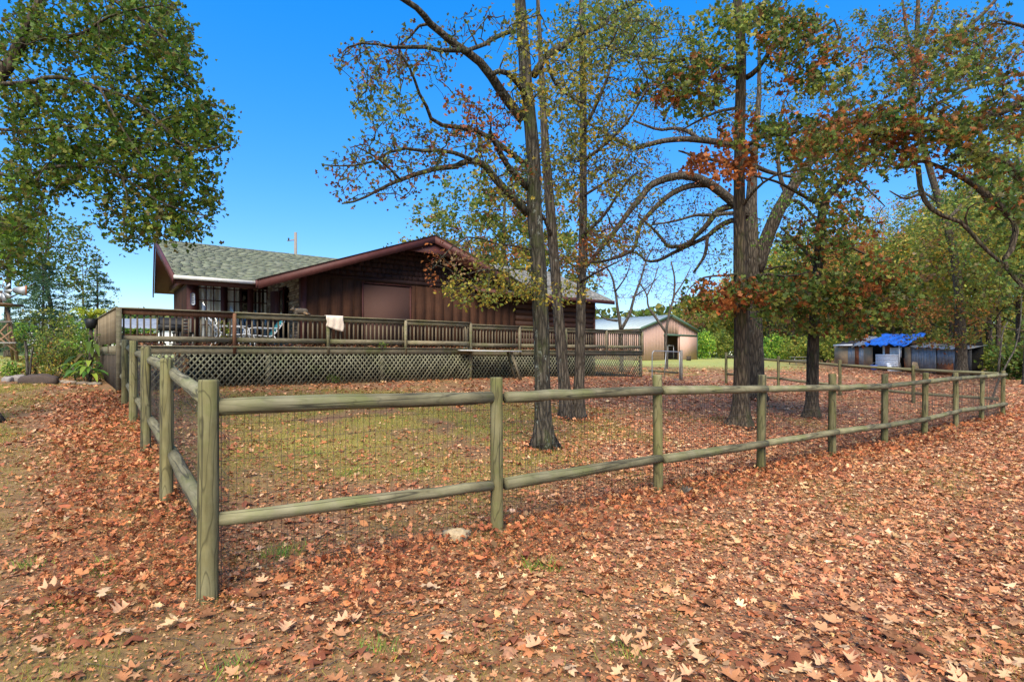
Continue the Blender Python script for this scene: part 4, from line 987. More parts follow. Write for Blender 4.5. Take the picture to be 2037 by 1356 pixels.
# ------------------------------------------------------------------ trees
class Tree:
    def __init__(s, name, label, base, bark, group=None, cat='tree'):
        s.root = thing(name, label, cat, base, group); s.bark = bark; s.P = np.zeros((0, 3)); s.R = np.zeros(0); s.br = MB(); s.lf = MB(); s.nb = 0
    def node(s, P, R): s.P = np.vstack([s.P, P]); s.R = np.r_[s.R, R]
    def limb(s, pts, rad, name='limb', n=None, k=10, wob=.05, flare=0.0, jit=.0):
        """world points; radii for the points"""
        L = np.linalg.norm(np.diff(np.asarray(pts), axis=0), axis=1).sum(); n = n or max(6, int(L / .22))
        P = smooth_path(pts, n); r = np.interp(np.linspace(0, 1, n), np.linspace(0, 1, len(rad)), rad)
        if jit: P[1:-1] += RNG.normal(0, jit, (n - 2, 3))
        M = MB(); M.tube(P, r, k, True, None, wob)
        if flare:
            V = M.v[0]; z0 = P[0, 2]; h = V[:, 2] - z0; c = P[0]
            d = V - np.array([np.interp(V[:, 2], P[:, 2], P[:, q]) for q in range(3)]).T; an = np.arctan2(d[:, 1], d[:, 0])
            f_ = flare * np.exp(-np.clip(h, 0, 9) / .22) * (1 + .55 * np.sin(an * 4 + 1.3) + .35 * np.sin(an * 7)); V[:, :2] += d[:, :2] * f_[:, None]
        M.build(name, s.bark, s.root, True); s.node(P, r); return P
    def px(s, pts, Y, r0, r1, name='limb', **kw):
        """limb through picture positions at depth Y (a number or (start,end)); radii in pixels"""
        Ys = np.linspace(*(Y if isinstance(Y, tuple) else (Y, Y)), len(pts)); P = [at(x, y, d) for (x, y), d in zip(pts, Ys)]
        return s.limb(P, np.linspace(r0, r1, len(pts)) * Ys / F, name, **kw)
    def grow(s, T, r_base, r_tip, k=4, sag=.0, wander=.16, penal=.0):
        """join every target to the nearest wood, nearest first; returns end tangents"""
        T = np.asarray(T); d = np.full(len(T), 1e9); idx = np.zeros(len(T), int)
        for i in range(0, len(T), 400):
            D = np.linalg.norm(T[i:i + 400, None] - s.P[None], axis=2) + penal * (s.R[None] < .012); idx[i:i + 400] = D.argmin(1); d[i:i + 400] = D.min(1)
        left = np.ones(len(T), bool); twigs = []
        for _ in range(len(T)):
            i = np.where(left, d, 1e9).argmin(); left[i] = False
            p, q = s.P[idx[i]], T[i]; L = np.linalg.norm(q - p)
            if L < .04: continue
            m = 5 if L > .5 else 4; u = np.linspace(0, 1, m)[:, None]; C = p + (q - p) * u
            off = RNG.normal(0, wander * L, 3) * np.array([1, 1, .8]); off[2] += .10 * L
            C += off[None] * (u * (1 - u) * 2.2); C[1:-1] += RNG.normal(0, .03 * L, (m - 2, 3)); C[:, 2] -= sag * L * u[:, 0] ** 2
            rb = min(s.R[idx[i]] * .75, r_base * (.4 + .6 * min(1, L / 1.2))); r = rb + (r_tip - rb) * u[:, 0] if rb > r_tip else np.full(m, r_tip)
            s.br.tube(C, r, k, False); s.nb += 1; twigs.append(C)
            o = len(s.P); s.node(C[1:], r[1:])
            D = np.linalg.norm(T[:, None] - C[None, 1:], axis=2) + penal * (r[1:] < .012); j = D.argmin(1); dm = D.min(1); b = dm < d; d[b] = dm[b]; idx[b] = o + j[b]
        return twigs
    def leafy(s, twigs, per, size, pal, kind='mid', spread=.11, width=1.0, along=.55):
        if not twigs: return
        n = len(twigs) * per; w_ = RNG.integers(0, len(twigs), n); P = np.empty((n, 3)); u = 1 - RNG.random(n) ** 1.4 * along
        A = np.array([t[-1] for t in twigs])[w_]; B = np.array([t[len(t) // 2] for t in twigs])[w_]
        P = B + (A - B) * np.clip(u, 0, 1)[:, None] + RNG.normal(0, spread, (n, 3)); P[:, 2] -= size * .3
        hue = np.array([random.random() for _ in twigs])[w_]
        if isinstance(pal, str): c = pal_cols(pal, n)
        else:
            c = np.zeros((n, 3)); cum = 0
            for nm, f_ in pal:
                k_ = (hue >= cum) & (hue < cum + f_); c[k_] = pal_cols(nm, k_.sum()); cum += f_
        leaves(s.lf, kind, P, size * RNG.uniform(.6, 1.25, n), c, 9, .5, width)
    def region(s, cx, cy, rx, ry, Y, dY, n, per, size, pal, kind='mid', rb=.02, rt=.004, spread=.11, stage=6, along=.55, width=1.0, sag=.05, penal=0.0):
        a = RNG.uniform(0, 2 * PI, n); q = np.sqrt(RNG.random(n)); Ys = Y + RNG.normal(0, dY, n); Ys = np.clip(Ys, Y - 2 * dY, Y + 2 * dY)
        T = np.array([at(cx + rx * np.cos(t) * w_, cy + ry * np.sin(t) * w_, d) for t, w_, d in zip(a, q, Ys)])
        m = max(1, n // stage); s.grow(T[:m], rb * 1.6, .008, 5, 0, .12); tw = s.grow(T[m:], rb * .5, rt, 3, sag, .16, penal); s.leafy(tw, per, size, pal, kind, spread, width, along)
    def done(s, leafmat_='foliage'):
        if s.br.n: tag(s.br.build('branches', s.bark, s.root, True), kind='stuff')
        if s.lf.n: tag(s.lf.build('crown', leafmat_, s.root), kind='stuff')
        return s.root
def px_trunk(t, pts, Y, name='trunk', flare=.5, k=18, wob=.05):
    """pts (x,y,r) from the base up; the base sits in the ground"""
    P = [at(x, y, Y) for x, y, r in pts]; b = P[0]; g_ = gz1(b[0], b[1]); P[0] = (b[0], b[1], g_ - .05)
    return t.limb(P, [r * Y / F for _, _, r in pts], name, n=44, k=k, wob=wob, flare=flare)
def base_of(px, py): return ground_at(px, py)

# oak nearest the fence, mossy trunk
b = base_of(1083, 893); YA = b[1]
t = Tree('oak_tree', 'tall oak with mossy leaning trunk, nearest the front fence, thin leaves', b, 'bark_mossy')
px_trunk(t, [(1083, 893, 17.6), (1079, 780, 16.0), (1078, 700, 16.0), (1074, 600, 16.4), (1069, 500, 15.5), (1064, 430, 15.1), (1060, 300, 13.9), (1048, 180, 13.0), (1042, 100, 12.2), (1034, 0, 10.9), (1026, -120, 8.4), (1022, -300, 5.9)], YA, flare=.75)
t.px([(1040, 240), (1007, 196), (988, 169), (965, 134), (934, 107), (904, 88), (869, 58), (850, 42), (838, 23), (804, 0), (760, -30)], (YA, YA - 1.5), 10, 5)
t.px([(977, 148), (1003, 142), (1034, 170), (1052, 200)][::-1], (YA, YA - .6), 6, 5)
t.px([(915, 100), (869, 100), (835, 92), (792, 96), (766, 90), (723, 86), (690, 95)], (YA - .9, YA - 1.8), 5, 1.5)
t.px([(925, 103), (942, 96), (965, 88), (988, 73), (1022, 61)], (YA - .8, YA + .3), 4, 4.5)
t.px([(1048, 330), (1000, 292), (957, 264), (911, 253), (865, 245), (850, 215), (831, 180), (819, 142), (796, 107)], (YA, YA - 1.6), 6, 1.8)
t.px([(1050, 425), (1019, 391), (992, 364), (965, 330), (938, 318), (911, 330), (858, 337), (796, 358), (773, 368), (743, 383), (712, 399), (680, 405)], (YA, YA - 1.6), 9, 1.6)
t.px([(1052, 375), (1015, 337), (988, 291), (975, 262)], (YA, YA - .8), 7, 4)
t.px([(938, 318), (890, 300), (840, 300), (790, 296), (740, 322), (690, 330), (640, 328)], (YA - .8, YA - 1.8), 4.5, 1.2)
t.px([(796, 358), (770, 330), (735, 305), (705, 290)], (YA - 1.3, YA - 1.8), 3, 1)
t.px([(1062, 150), (1088, 111), (1118, 92), (1146, 70), (1198, 50), (1229, 21), (1285, -5)], (YA, YA + .8), 8, 4)
t.px([(1086, 112), (1100, 160), (1130, 190), (1160, 205)], (YA, YA + .6), 3.5, 2)
t.px([(1074, 600), (1040, 570), (1010, 545), (975, 535), (930, 545)], (YA, YA - .9), 3.5, 1.2)
for rg_ in ((740, 130, 75, 50, 40, 7, 'sparse'), (760, 200, 70, 45, 34, 7, 'ygreen'), (850, 105, 80, 60, 36, 5, 'sparse'), (800, 300, 110, 70, 60, 5, 'sparse'), (745, 355, 90, 55, 40, 5, 'sparse'), (670, 330, 40, 20, 8, 3, 'sparse'),
            (960, 230, 80, 60, 50, 7, (('rust', .5), ('sparse', .5))), (960, 60, 80, 50, 22, 4, 'sparse'), (900, 290, 80, 50, 40, 6, 'sparse'), (1000, 340, 60, 60, 40, 7, (('yellow', .5), ('rust', .2), ('green', .3))), (1050, 120, 50, 110, 40, 9, 'yellow'),
            (1230, 60, 110, 60, 70, 8, 'ygreen'), (1120, 150, 60, 80, 40, 8, 'yellow')):
    cx, cy, rx, ry, n, per, pal = rg_; t.region(cx, cy, rx, ry, YA - .7, .7, int(n * 1.7), per, .068, pal, 'mid', .02, .005, .075, 5, .8)
# the leafy yellow spray hanging in front of the gable
t.px([(1072, 560), (1040, 530), (1000, 545), (960, 560), (915, 575), (880, 570)], (YA, YA - .6), 3, 1.2)
t.px([(1065, 500), (1030, 490), (985, 485), (935, 470), (890, 500), (865, 530)], (YA, YA - .8), 2.6, 1.1)
for cx, cy, rx, ry, n, per, pal in ((960, 575, 85, 32, 90, 10, 'yellow'), (1010, 550, 60, 45, 60, 10, 'yellow'), (930, 520, 55, 40, 40, 6, (('dead', .6), ('yellow', .4))), (870, 525, 25, 45, 16, 7, 'rust'), (920, 490, 25, 18, 10, 7, 'pinkrust'), (1100, 580, 70, 25, 40, 10, 'yellow'), (1000, 490, 50, 30, 25, 6, (('orange', .5), ('yellow', .5)))):
    t.region(cx, cy, rx, ry, YA - .5, .35, n, per, .07, pal, 'ell', .012, .003, .06, 5, .8)
t.done()

# twin-stemmed oak just behind it
b = base_of(1140, 834); YB = b[1]
t = Tree('oak_tree', 'twin-stemmed grey oak right behind the leaning mossy oak', b, 'bark_grey')
px_trunk(t, [(1130, 834, 12.6), (1120, 740, 11.8), (1113, 650, 11.1), (1106, 560, 10.4), (1098, 460, 10.0), (1092, 380, 9.6), (1085, 300, 8.5), (1080, 200, 6.7), (1075, 100, 5.2), (1070, 0, 3.7), (1066, -120, 2.2)], YB, flare=.6)
px_trunk(t, [(1150, 836, 12.6), (1152, 760, 10.7), (1155, 650, 10.0), (1157, 560, 9.2), (1160, 450, 8.1), (1160, 330, 7.4), (1160, 200, 6.7), (1158, 80, 5.9), (1155, -60, 4.4), (1150, -200, 3.0)], YB + .1, 'trunk', flare=.5)
for pts, r0, r1 in (([(1160, 320), (1200, 290), (1250, 240), (1290, 170)], 4, 2), ([(1160, 260), (1190, 200), (1215, 130), (1225, 40)], 4, 2), ([(1157, 470), (1200, 430), (1240, 370), (1270, 340)], 4, 1.5), ([(1160, 220), (1130, 180), (1105, 120)], 3, 1.5),
                    ([(1155, 560), (1190, 540), (1230, 520)], 3, 1.5), ([(1100, 480), (1080, 430), (1040, 400), (1000, 390)], 4, 1.5), ([(1158, 120), (1200, 90), (1260, 110), (1340, 120)], 4, 1.5), ([(1160, 390), (1220, 350), (1260, 300)], 3, 1)):
    t.px(pts, (YB, YB + random.uniform(-1.2, 1.2)), r0, r1)
for cx, cy, rx, ry, n, per, pal in ((1200, 60, 110, 80, 130, 9, 'ygreen'), (1170, 200, 90, 90, 110, 9, 'yellow'), (1300, 110, 110, 90, 120, 8, 'ygreen'), (1200, 320, 100, 70, 100, 8, (('yellow', .6), ('sparse', .4))), (1380, 130, 80, 60, 60, 8, 'ygreen'), (1230, 420, 90, 70, 60, 6, (('yellow', .5), ('sparse', .5))), (1100, 330, 60, 60, 40, 8, 'yellow'), (1200, 490, 50, 30, 18, 9, (('rust', .5), ('yellow', .5))),
                                    (1140, 520, 40, 20, 12, 9, 'orange'), (1120, 250, 45, 140, 45, 8, 'ygreen')):
    t.region(cx, cy, rx, ry, YB + .2, .9, int(n * 1.9), per + 2, .075, pal, 'mid', .02, .0055, .09, 5, .8)
t.done()

# big oak in the right half of the yard
b = base_of(1472, 852); YC = b[1]
t = Tree('oak_tree', 'large dark-barked oak in the right of the yard, standing before a second trunk', b, 'bark_dark')
px_trunk(t, [(1472, 852, 19.0), (1474, 790, 15.8), (1475, 700, 14.2), (1473, 600, 12.7), (1471, 500, 11.5), (1471, 300, 10.3), (1474, 100, 9.5), (1467, 0, 8.7), (1462, -140, 6.3), (1460, -280, 4.0)], YC, flare=.8)
for pts, r0, r1, dy in (([(1480, 45), (1497, 26), (1523, 3), (1550, -30)], 6, 4, .6), ([(1466, 148), (1443, 134), (1417, 121), (1379, 116), (1330, 122), (1280, 125)], 5, 2, -1), ([(1484, 155), (1503, 142), (1523, 116), (1544, 90), (1600, 75), (1660, 40)], 6, 2.5, -.8),
                        ([(1468, 215), (1430, 222), (1390, 240), (1350, 262)], 3.5, 1.5, -.8), ([(1478, 300), (1510, 275), (1560, 268), (1620, 255)], 4, 1.5, -1.2), ([(1470, 335), (1435, 322), (1390, 312), (1350, 300)], 4.5, 1.6, -.9), ([(1474, 545), (1440, 548), (1400, 552), (1370, 575)], 3, 1.2, -.8),
                        ([(1478, 560), (1520, 545), (1570, 550), (1610, 540)], 3.5, 1.4, -.9), ([(1470, 420), (1500, 380), (1540, 350), (1600, 335)], 3.5, 1.4, -1)):
    t.px(pts, (YC, YC + dy), r0, r1)
RG2 = (('rustgreen', .34), ('ygreen', .34), ('green', .22), ('rust', .10))
RG = (('rustgreen', .46), ('rust', .10), ('green', .22), ('ygreen', .22))
for cx, cy, rx, ry, n, per, pal in ((1400, 150, 80, 45, 45, 12, RG), (1370, 200, 60, 30, 22, 12, RG), (1440, 325, 70, 30, 30, 14, 'rust'), (1600, 120, 90, 70, 70, 13, RG), (1560, 40, 80, 50, 50, 12, RG), (1580, 270, 70, 40, 50, 13, RG), (1470, 250, 50, 40, 14, 12, RG), (1440, 585, 80, 25, 36, 14, (('rust', .45), ('rustgreen', .55))),
                                    (1380, 600, 30, 15, 12, 12, RG), (1540, 590, 60, 40, 40, 14, RG), (1490, 30, 60, 40, 25, 10, 'ygreen'), (1430, 60, 70, 50, 30, 9, 'ygreen'), (1280, 180, 40, 30, 10, 12, RG)):
    t.region(cx, cy, rx, ry, YC - .7, .5, int(n * 1.5), per, .125, pal, 'mid', .018, .004, .10, 5, .7)
t.done()

# second trunk behind it with the long arching limbs
b = base_of(1502, 795); YD = b[1]
t = Tree('oak_tree', 'spreading oak with long arching limbs, behind the large dark oak', b, 'bark_grey')
px_trunk(t, [(1502, 795, 19.4), (1501, 700, 16.7), (1498, 600, 15.8), (1496, 520, 15.0), (1494, 430, 12.3), (1498, 330, 7.9), (1505, 250, 6.2), (1510, 180, 4.4), (1510, 80, 2.6)], YD, flare=.5)
ARCH = (([(1490, 430), (1441, 388), (1410, 365), (1379, 352), (1348, 350), (1314, 359), (1291, 372), (1275, 393), (1255, 416), (1234, 445), (1211, 475), (1185, 506), (1167, 530)], 10, 3.5, -1.5),
        ([(1420, 370), (1404, 367), (1371, 370), (1340, 383), (1314, 403), (1291, 426), (1275, 445), (1268, 468), (1257, 499), (1203, 519), (1165, 521)], 7, 2.5, -1),
        ([(1490, 400), (1435, 416), (1420, 429), (1404, 450), (1384, 470), (1366, 486), (1332, 491), (1317, 475), (1299, 455), (1270, 430)], 7, 2, .8),
        ([(1490, 440), (1453, 439), (1425, 455), (1407, 470), (1386, 481), (1343, 501), (1312, 517), (1286, 519), (1268, 504), (1240, 500)], 6, 1.6, 1.2),
        ([(1490, 425), (1453, 424), (1415, 428), (1384, 428), (1353, 437), (1325, 443), (1299, 447)], 4.5, 1.5, -.8),
        ([(1407, 470), (1404, 501), (1394, 522), (1379, 543)], 4, 2, .4),
        ([(1496, 300), (1440, 285), (1371, 277), (1322, 280), (1286, 289), (1260, 294), (1229, 279), (1198, 261), (1160, 240)], 7, 2, -1.2),
        ([(1391, 279), (1370, 262), (1340, 255), (1310, 258), (1260, 240)], 5, 2, .8),
        ([(1320, 240), (1330, 215), (1350, 195), (1390, 180)], 3, 2, .3),
        ([(1504, 540), (1523, 480), (1544, 429), (1565, 390), (1590, 352), (1625, 300), (1660, 240), (1690, 200)], 15, 6, -1.2),
        ([(1548, 425), (1575, 400), (1600, 410), (1640, 460)], 5, 2, .6), ([(1500, 330), (1540, 345), (1600, 355), (1650, 365)], 5, 2, .8), ([(1565, 390), (1550, 340), (1548, 260), (1560, 200)], 5, 2, .7))
for pts, r0, r1, dy in ARCH: t.px(pts, (YD, YD + dy), r0, r1)
for cx, cy, rx, ry, n, per, pal in ((1300, 380, 110, 60, 110, 3, 'sparse'), (1230, 320, 100, 60, 70, 4, 'sparse'), (1370, 430, 90, 60, 80, 3, 'sparse'), (1300, 480, 80, 35, 60, 4, 'sparse'), (1230, 500, 60, 30, 30, 8, 'yellow'), (1350, 230, 100, 50, 60, 5, 'sparse'), (1440, 230, 60, 60, 40, 6, 'ygreen'), (1530, 230, 60, 90, 60, 8, 'ygreen'), (1620, 240, 80, 70, 60, 8, RG),
                                    (1420, 480, 50, 60, 50, 5, 'ygreen'), (1560, 450, 60, 70, 60, 8, 'bright'), (1540, 640, 40, 40, 20, 9, RG), (1640, 380, 60, 50, 40, 8, 'ygreen'), (1230, 465, 40, 30, 14, 9, 'rust')):
    t.region(cx, cy, rx, ry, YD, 1.0, int(n * 1.7), per, .085, pal, 'mid', .024, .0065, .12, 5, .85)
t.done()

# slimmer oak to its right with the rust-coloured skirts
b = base_of(1617, 832); YE = b[1]
t = Tree('oak_tree', 'slim oak with low rust and green branches, right of the large dark oak', b, 'bark_dark')
px_trunk(t, [(1614, 834, 12.9), (1616, 770, 11.2), (1617, 700, 10.8), (1620, 640, 10.3), (1625, 570, 9.5), (1629, 500, 8.6), (1634, 440, 8.2), (1641, 400, 7.7), (1664, 372, 6.5), (1693, 345, 5.6), (1729, 319, 4.3), (1760, 270, 3.4)], YE, flare=.7)
for pts, r0, r1, dy in (([(1634, 409), (1584, 382), (1546, 362), (1500, 350)], 4, 1.8, -.8), ([(1637, 398), (1614, 345), (1608, 310), (1600, 240)], 4, 2, .5), ([(1622, 525), (1593, 490), (1553, 452)], 4.5, 2, 1), ([(1630, 492), (1670, 485), (1720, 505), (1760, 520)], 3.5, 1.5, -1), ([(1622, 545), (1570, 530), (1520, 535)], 3.5, 1.5, -1.2),
                        ([(1624, 560), (1680, 560), (1740, 545), (1790, 560)], 4, 1.5, -1.5), ([(1622, 600), (1660, 600), (1720, 610), (1770, 625)], 3.5, 1.2, -1), ([(1622, 590), (1585, 590), (1540, 610)], 3, 1.2, -1), ([(1693, 345), (1720, 370), (1760, 410)], 3, 1.2, -.6)):
    t.px(pts, (YE, YE + dy), r0, r1)
for cx, cy, rx, ry, n, per, pal in ((1640, 570, 110, 35, 120, 13, RG2), (1740, 590, 90, 45, 90, 13, RG2), (1560, 575, 70, 45, 70, 13, RG2), (1680, 470, 80, 50, 60, 12, RG2), (1600, 470, 60, 60, 40, 11, RG2), (1760, 540, 70, 30, 50, 13, RG2), (1680, 380, 70, 50, 40, 11, RG2), (1600, 640, 50, 25, 20, 12, RG2), (1690, 640, 70, 25, 30, 12, RG2), (1700, 290, 90, 50, 60, 11, RG2), (1620, 330, 60, 50, 36, 11, RG2)):
    t.region(cx, cy, rx, ry, YE - .8, .6, int(n * 1.15), per, .13, pal, 'mid', .018, .004, .12, 5, .7)
t.done()

# tree standing outside the frame on the right, only its limbs reach in
b = (13.4, 11.2, gz1(13.4, 11.2)); YR = 9.6
t = Tree('oak_tree', 'oak beyond the right edge whose crooked limbs reach in overhead', b, 'bark_dark')
t.limb([(13.4, 11.2, b[2] - .05), (13.3, 11.1, 2), (12.6, 10.6, 4), (12.3, 10.3, 6.2), (12.2, 10.2, 9)], [.3, .25, .22, .19, .12], 'trunk', k=16, flare=.5)
for pts, r0, r1, Y in (([(2330, 110), (2200, 150), (2100, 180), (2037, 203), (2000, 218), (1950, 236), (1880, 255), (1800, 262)], 16, 3, (10.2, 8.8)), ([(2300, 420), (2150, 400), (2060, 370), (2012, 336), (1991, 319), (1953, 307), (1917, 292), (1894, 283), (1850, 277), (1800, 274), (1740, 268)], 12, 2.5, (10.4, 9)),
                       ([(2060, 372), (2020, 420), (1973, 395), (1947, 375), (1909, 351), (1864, 330), (1832, 321), (1790, 330)], 7, 2.5, (9.8, 9.2)), ([(1947, 375), (1982, 403), (2012, 433), (2021, 453), (2012, 497), (1997, 518), (2012, 545), (2045, 580), (2080, 600)], 7, 3, (9.4, 9)),
                       ([(1826, 330), (1832, 380), (1847, 409), (1870, 427), (1915, 444), (1935, 468), (1968, 503), (2000, 527)], 5, 3, (9.3, 9)), ([(1935, 468), (1920, 440), (1930, 410), (1960, 400)], 2.5, 1, (9.2, 8.8)), ([(1832, 385), (1800, 395), (1770, 380)], 3, 1.2, (9.2, 8.8)), ([(2280, 60), (2150, 90), (2060, 60), (1990, 40)], 7, 2, (10, 9))):
    t.px(pts, Y, r0, r1)
for cx, cy, rx, ry, n, per, pal in ((1720, 255, 110, 35, 110, 13, (('rust', .4), ('rustgreen', .6))), (1830, 240, 110, 40, 120, 13, RG), (1940, 260, 90, 55, 100, 12, RG), (2010, 200, 60, 50, 50, 12, 'rustgreen'), (1760, 300, 90, 30, 60, 12, RG), (1990, 140, 60, 50, 30, 10, RG), (2000, 380, 50, 60, 50, 12, (('green', .6), ('rustgreen', .4))), (1640, 290, 70, 30, 40, 13, RG), (1920, 320, 80, 30, 40, 11, RG), (2020, 560, 30, 60, 16, 9, 'green'), (1940, 90, 90, 70, 60, 11, RG2), (1720, 170, 70, 50, 40, 11, RG2), (1850, 130, 80, 60, 50, 11, RG2)):
    t.region(cx, cy, rx, ry, YR - .4, .5, int(n * .72), per, .105, pal, 'oak', .018, .004, .11, 5, .7)
t.done()

# oak just inside the woods, trunk with fan of upright limbs
b = base_of(1912, 752); YF = b[1]
t = Tree('oak_tree', 'tall oak before the tin shed with a fan of upright limbs', b, 'bark_grey')
px_trunk(t, [(1912, 752, 11.2), (1912, 690, 9.8), (1909, 620, 8.2), (1905, 560, 7.5), (1890, 470, 6.8), (1868, 400, 6.0), (1842, 310, 6.0), (1815, 215, 5.6), (1822, 120, 4.5), (1826, 20, 3.8), (1828, -80, 2.2)], YF, flare=.5)
for pts, r0, r1, dy in (([(1814, 160), (1835, 130), (1864, 97), (1909, 68), (1953, 30), (1985, -5)], 6, 3, -1), ([(1806, 215), (1850, 168), (1894, 139), (1930, 110)], 4, 2, -1), ([(1850, 215), (1923, 177), (1982, 159), (2037, 145)], 4, 2, 1), ([(1820, 130), (1805, 70), (1795, 0)], 4, 2, 1), ([(1880, 440), (1920, 400), (1950, 340)], 4, 2, 1), ([(1905, 540), (1940, 500), (1970, 470)], 4, 2, -1), ([(1812, 190), (1790, 120), (1740, 95), (1680, 135)], 4, 1.5, 1), ([(1870, 405), (1830, 380), (1800, 390)], 3, 1, 1), ([(1824, 100), (1850, 40), (1870, -10)], 4, 2, .5)):
    t.px(pts, (YF, YF + dy), r0, r1)
for cx, cy, rx, ry, n, per, pal in ((1830, 60, 90, 60, 80, 8, RG2), (1900, 110, 80, 60, 60, 8, RG2), (1720, 70, 70, 50, 50, 8, RG2), (1950, 60, 60, 50, 30, 7, RG2), (1840, 170, 80, 50, 60, 9, RG2), (1920, 480, 90, 60, 90, 9, (('ygreen', .5), ('yellow', .5))), (1880, 640, 90, 50, 110, 9, (('orange', .7), ('ygreen', .3))), (1960, 560, 70, 60, 70, 9, 'ygreen'), (1830, 430, 60, 50, 40, 6, 'ygreen'), (1770, 110, 80, 60, 50, 8, RG2), (1990, 90, 60, 60, 30, 8, RG2)):
    t.region(cx, cy, rx, ry, YF, 1.3, int(n * (2.0 if cy < 220 else 1.7)), per + 4, .17, pal, 'mid', .03, .008, .2, 5, .8)
t.done()

# oak outside the frame on the left, its crown fills the corner
YL = 8.8
b0 = at(-40, 800, 9.6); b = (b0[0], b0[1], gz1(b0[0], b0[1]))
t = Tree('oak_tree', 'dense green oak at the left edge, crown hanging over the upper left corner', b, 'bark_dark')
t.limb([(b[0] + .02, b[1], b[2] - .05), (b[0] - .12, b[1], b[2] + .5), (b[0] - .4, b[1], 2.2), (b[0] - .5, b[1] - .2, 4), (b[0] - .1, b[1] - .3, 5.4), at(0, 153, YL), at(23, 119, YL), at(46, 73, YL), at(65, 35, YL), at(80, 0, YL), at(100, -80, YL), at(110, -200, YL)], [.24, .21, .2, .18, .15, .09, .085, .08, .07, .065, .05, .03], 'trunk', k=16, flare=.6)
for pts, r0, r1, Y in (([(-60, 200), (0, 169), (58, 165), (104, 153), (153, 161), (199, 176), (249, 192), (291, 219), (326, 253), (357, 284), (400, 300), (440, 290)], 5, 1.5, (8.7, 8.1)), ([(46, 80), (107, 73), (146, 71), (180, 59), (207, 38), (260, 20), (320, 10)], 4.5, 1.5, (8.7, 8.2)), ([(-60, 330), (38, 353), (96, 334), (153, 330), (211, 337), (268, 368), (314, 399), (370, 420), (415, 430)], 4, 1.4, (8.8, 8.2)),
                       ([(245, 357), (255, 403), (245, 441), (255, 480)], 2, 1, (8.3, 8.2)), ([(199, 176), (240, 250), (300, 330), (380, 370)], 2.6, 1.2, (8.4, 8.1)), ([(-60, 250), (40, 260), (120, 250), (200, 260)], 3.5, 1.4, (8.9, 8.5)), ([(100, -60), (180, -30), (280, 40), (340, 90), (370, 150)], 5, 1.5, (8.8, 8)), ([(-60, 420), (20, 440), (70, 470)], 4, 1.5, (9, 9))):
    t.px(pts, Y, r0, r1)
for cx, cy, rx, ry, n in ((180, 40, 160, 70, 190), (60, 130, 80, 110, 120), (250, 130, 130, 80, 190), (150, 240, 150, 70, 210), (330, 240, 110, 70, 160), (90, 340, 110, 60, 150), (260, 340, 130, 70, 210), (380, 290, 70, 50, 70), (350, 400, 80, 55, 90), (270, 460, 40, 30, 22), (40, 420, 60, 50, 70), (400, 240, 40, 40, 24), (330, 60, 50, 60, 50), (370, 130, 40, 60, 30), (430, 250, 30, 40, 20), (310, 10, 60, 30, 40), (420, 370, 25, 40, 16), (240, 430, 60, 40, 30), (330, 450, 60, 25, 24), (390, 450, 30, 25, 16), (20, 500, 60, 50, 60)):
    t.region(cx, cy, rx, ry, YL + .15, .5, int(n * .98), 12, .084, 'leftoak', 'mid', .02, .004, .085, 6, .9)
t.done()

# big yellow-green oak behind the house
def free_tree(name, label, base, H, crown, n, per, size, pal, bark, r0, seed, kind='quad', limbs=9, low=.3, group=None, spread=.22, up=.5, rt=.008, lean=0.0):
    """a tree built about its base: crown = (rx, rz)"""
    st = np.random.default_rng(seed); random.seed(seed)
    t = Tree(name, label, base, bark, group); bx, by, bz = base
    top = (bx + st.normal(0, .3) + lean * H, by + st.normal(0, .3), bz + H * .9)
    t.limb([(bx, by, bz - .1), (bx + st.normal(0, .1) + lean * H * .2, by, bz + H * .3), (bx + st.normal(0, .25) + lean * H * .5, by, bz + H * .6), top], [r0, r0 * .8, r0 * .55, r0 * .15], 'trunk', k=10, flare=.5)
    rx, rz = crown; cz = bz + H - rz
    for q in range(limbs):
        h = low + (1 - low) * .7 * q / limbs; an = q * 2.4 + st.normal(0, .3); p = np.array([bx + lean * H * h, by, bz + H * h]); L = rx * st.uniform(.55, .9) * (1 - .4 * h)
        d = np.array([math.cos(an), math.sin(an), 0]); t.limb([p, p + d * L * .5 + [0, 0, L * up * .35], p + d * L + [0, 0, L * up]], [r0 * .38 * (1.1 - h), r0 * .22 * (1.1 - h), .012], 'limb', n=7, k=6)
    v = st.standard_normal((n, 3)); v /= np.linalg.norm(v, axis=1)[:, None]; v *= (st.random(n) ** (1 / 2.4))[:, None]
    T = np.array([bx + lean * H * .7, by, cz]) + v * [rx, rx, rz]
    T = T[T[:, 2] > bz + H * low * .6]
    m = len(T) // 6; t.grow(T[:m], r0 * .2, .015, 4); tw = t.grow(T[m:], .02, rt, 3); t.leafy(tw, per, size, pal, kind, spread, 1.0, .9)
    return t.done()
p = at(1005, 650, 40); free_tree('oak_tree', 'broad yellow green oak rising behind the house roof', (p[0], 40, 1.0), 14.2, (7.4, 6.4), 900, 26, .27, (('ygreen', .5), ('yellow', .25), ('green', .15), ('rust', .1)), 'bark_grey', .35, 11, 'quad', 10, .25)
p = at(815, 650, 46); free_tree('oak_tree', 'low green oak peeping over the gable peak', (p[0], 46, 1.0), 10.8, (2.6, 3.0), 110, 22, .26, 'green', 'bark_grey', .2, 12)

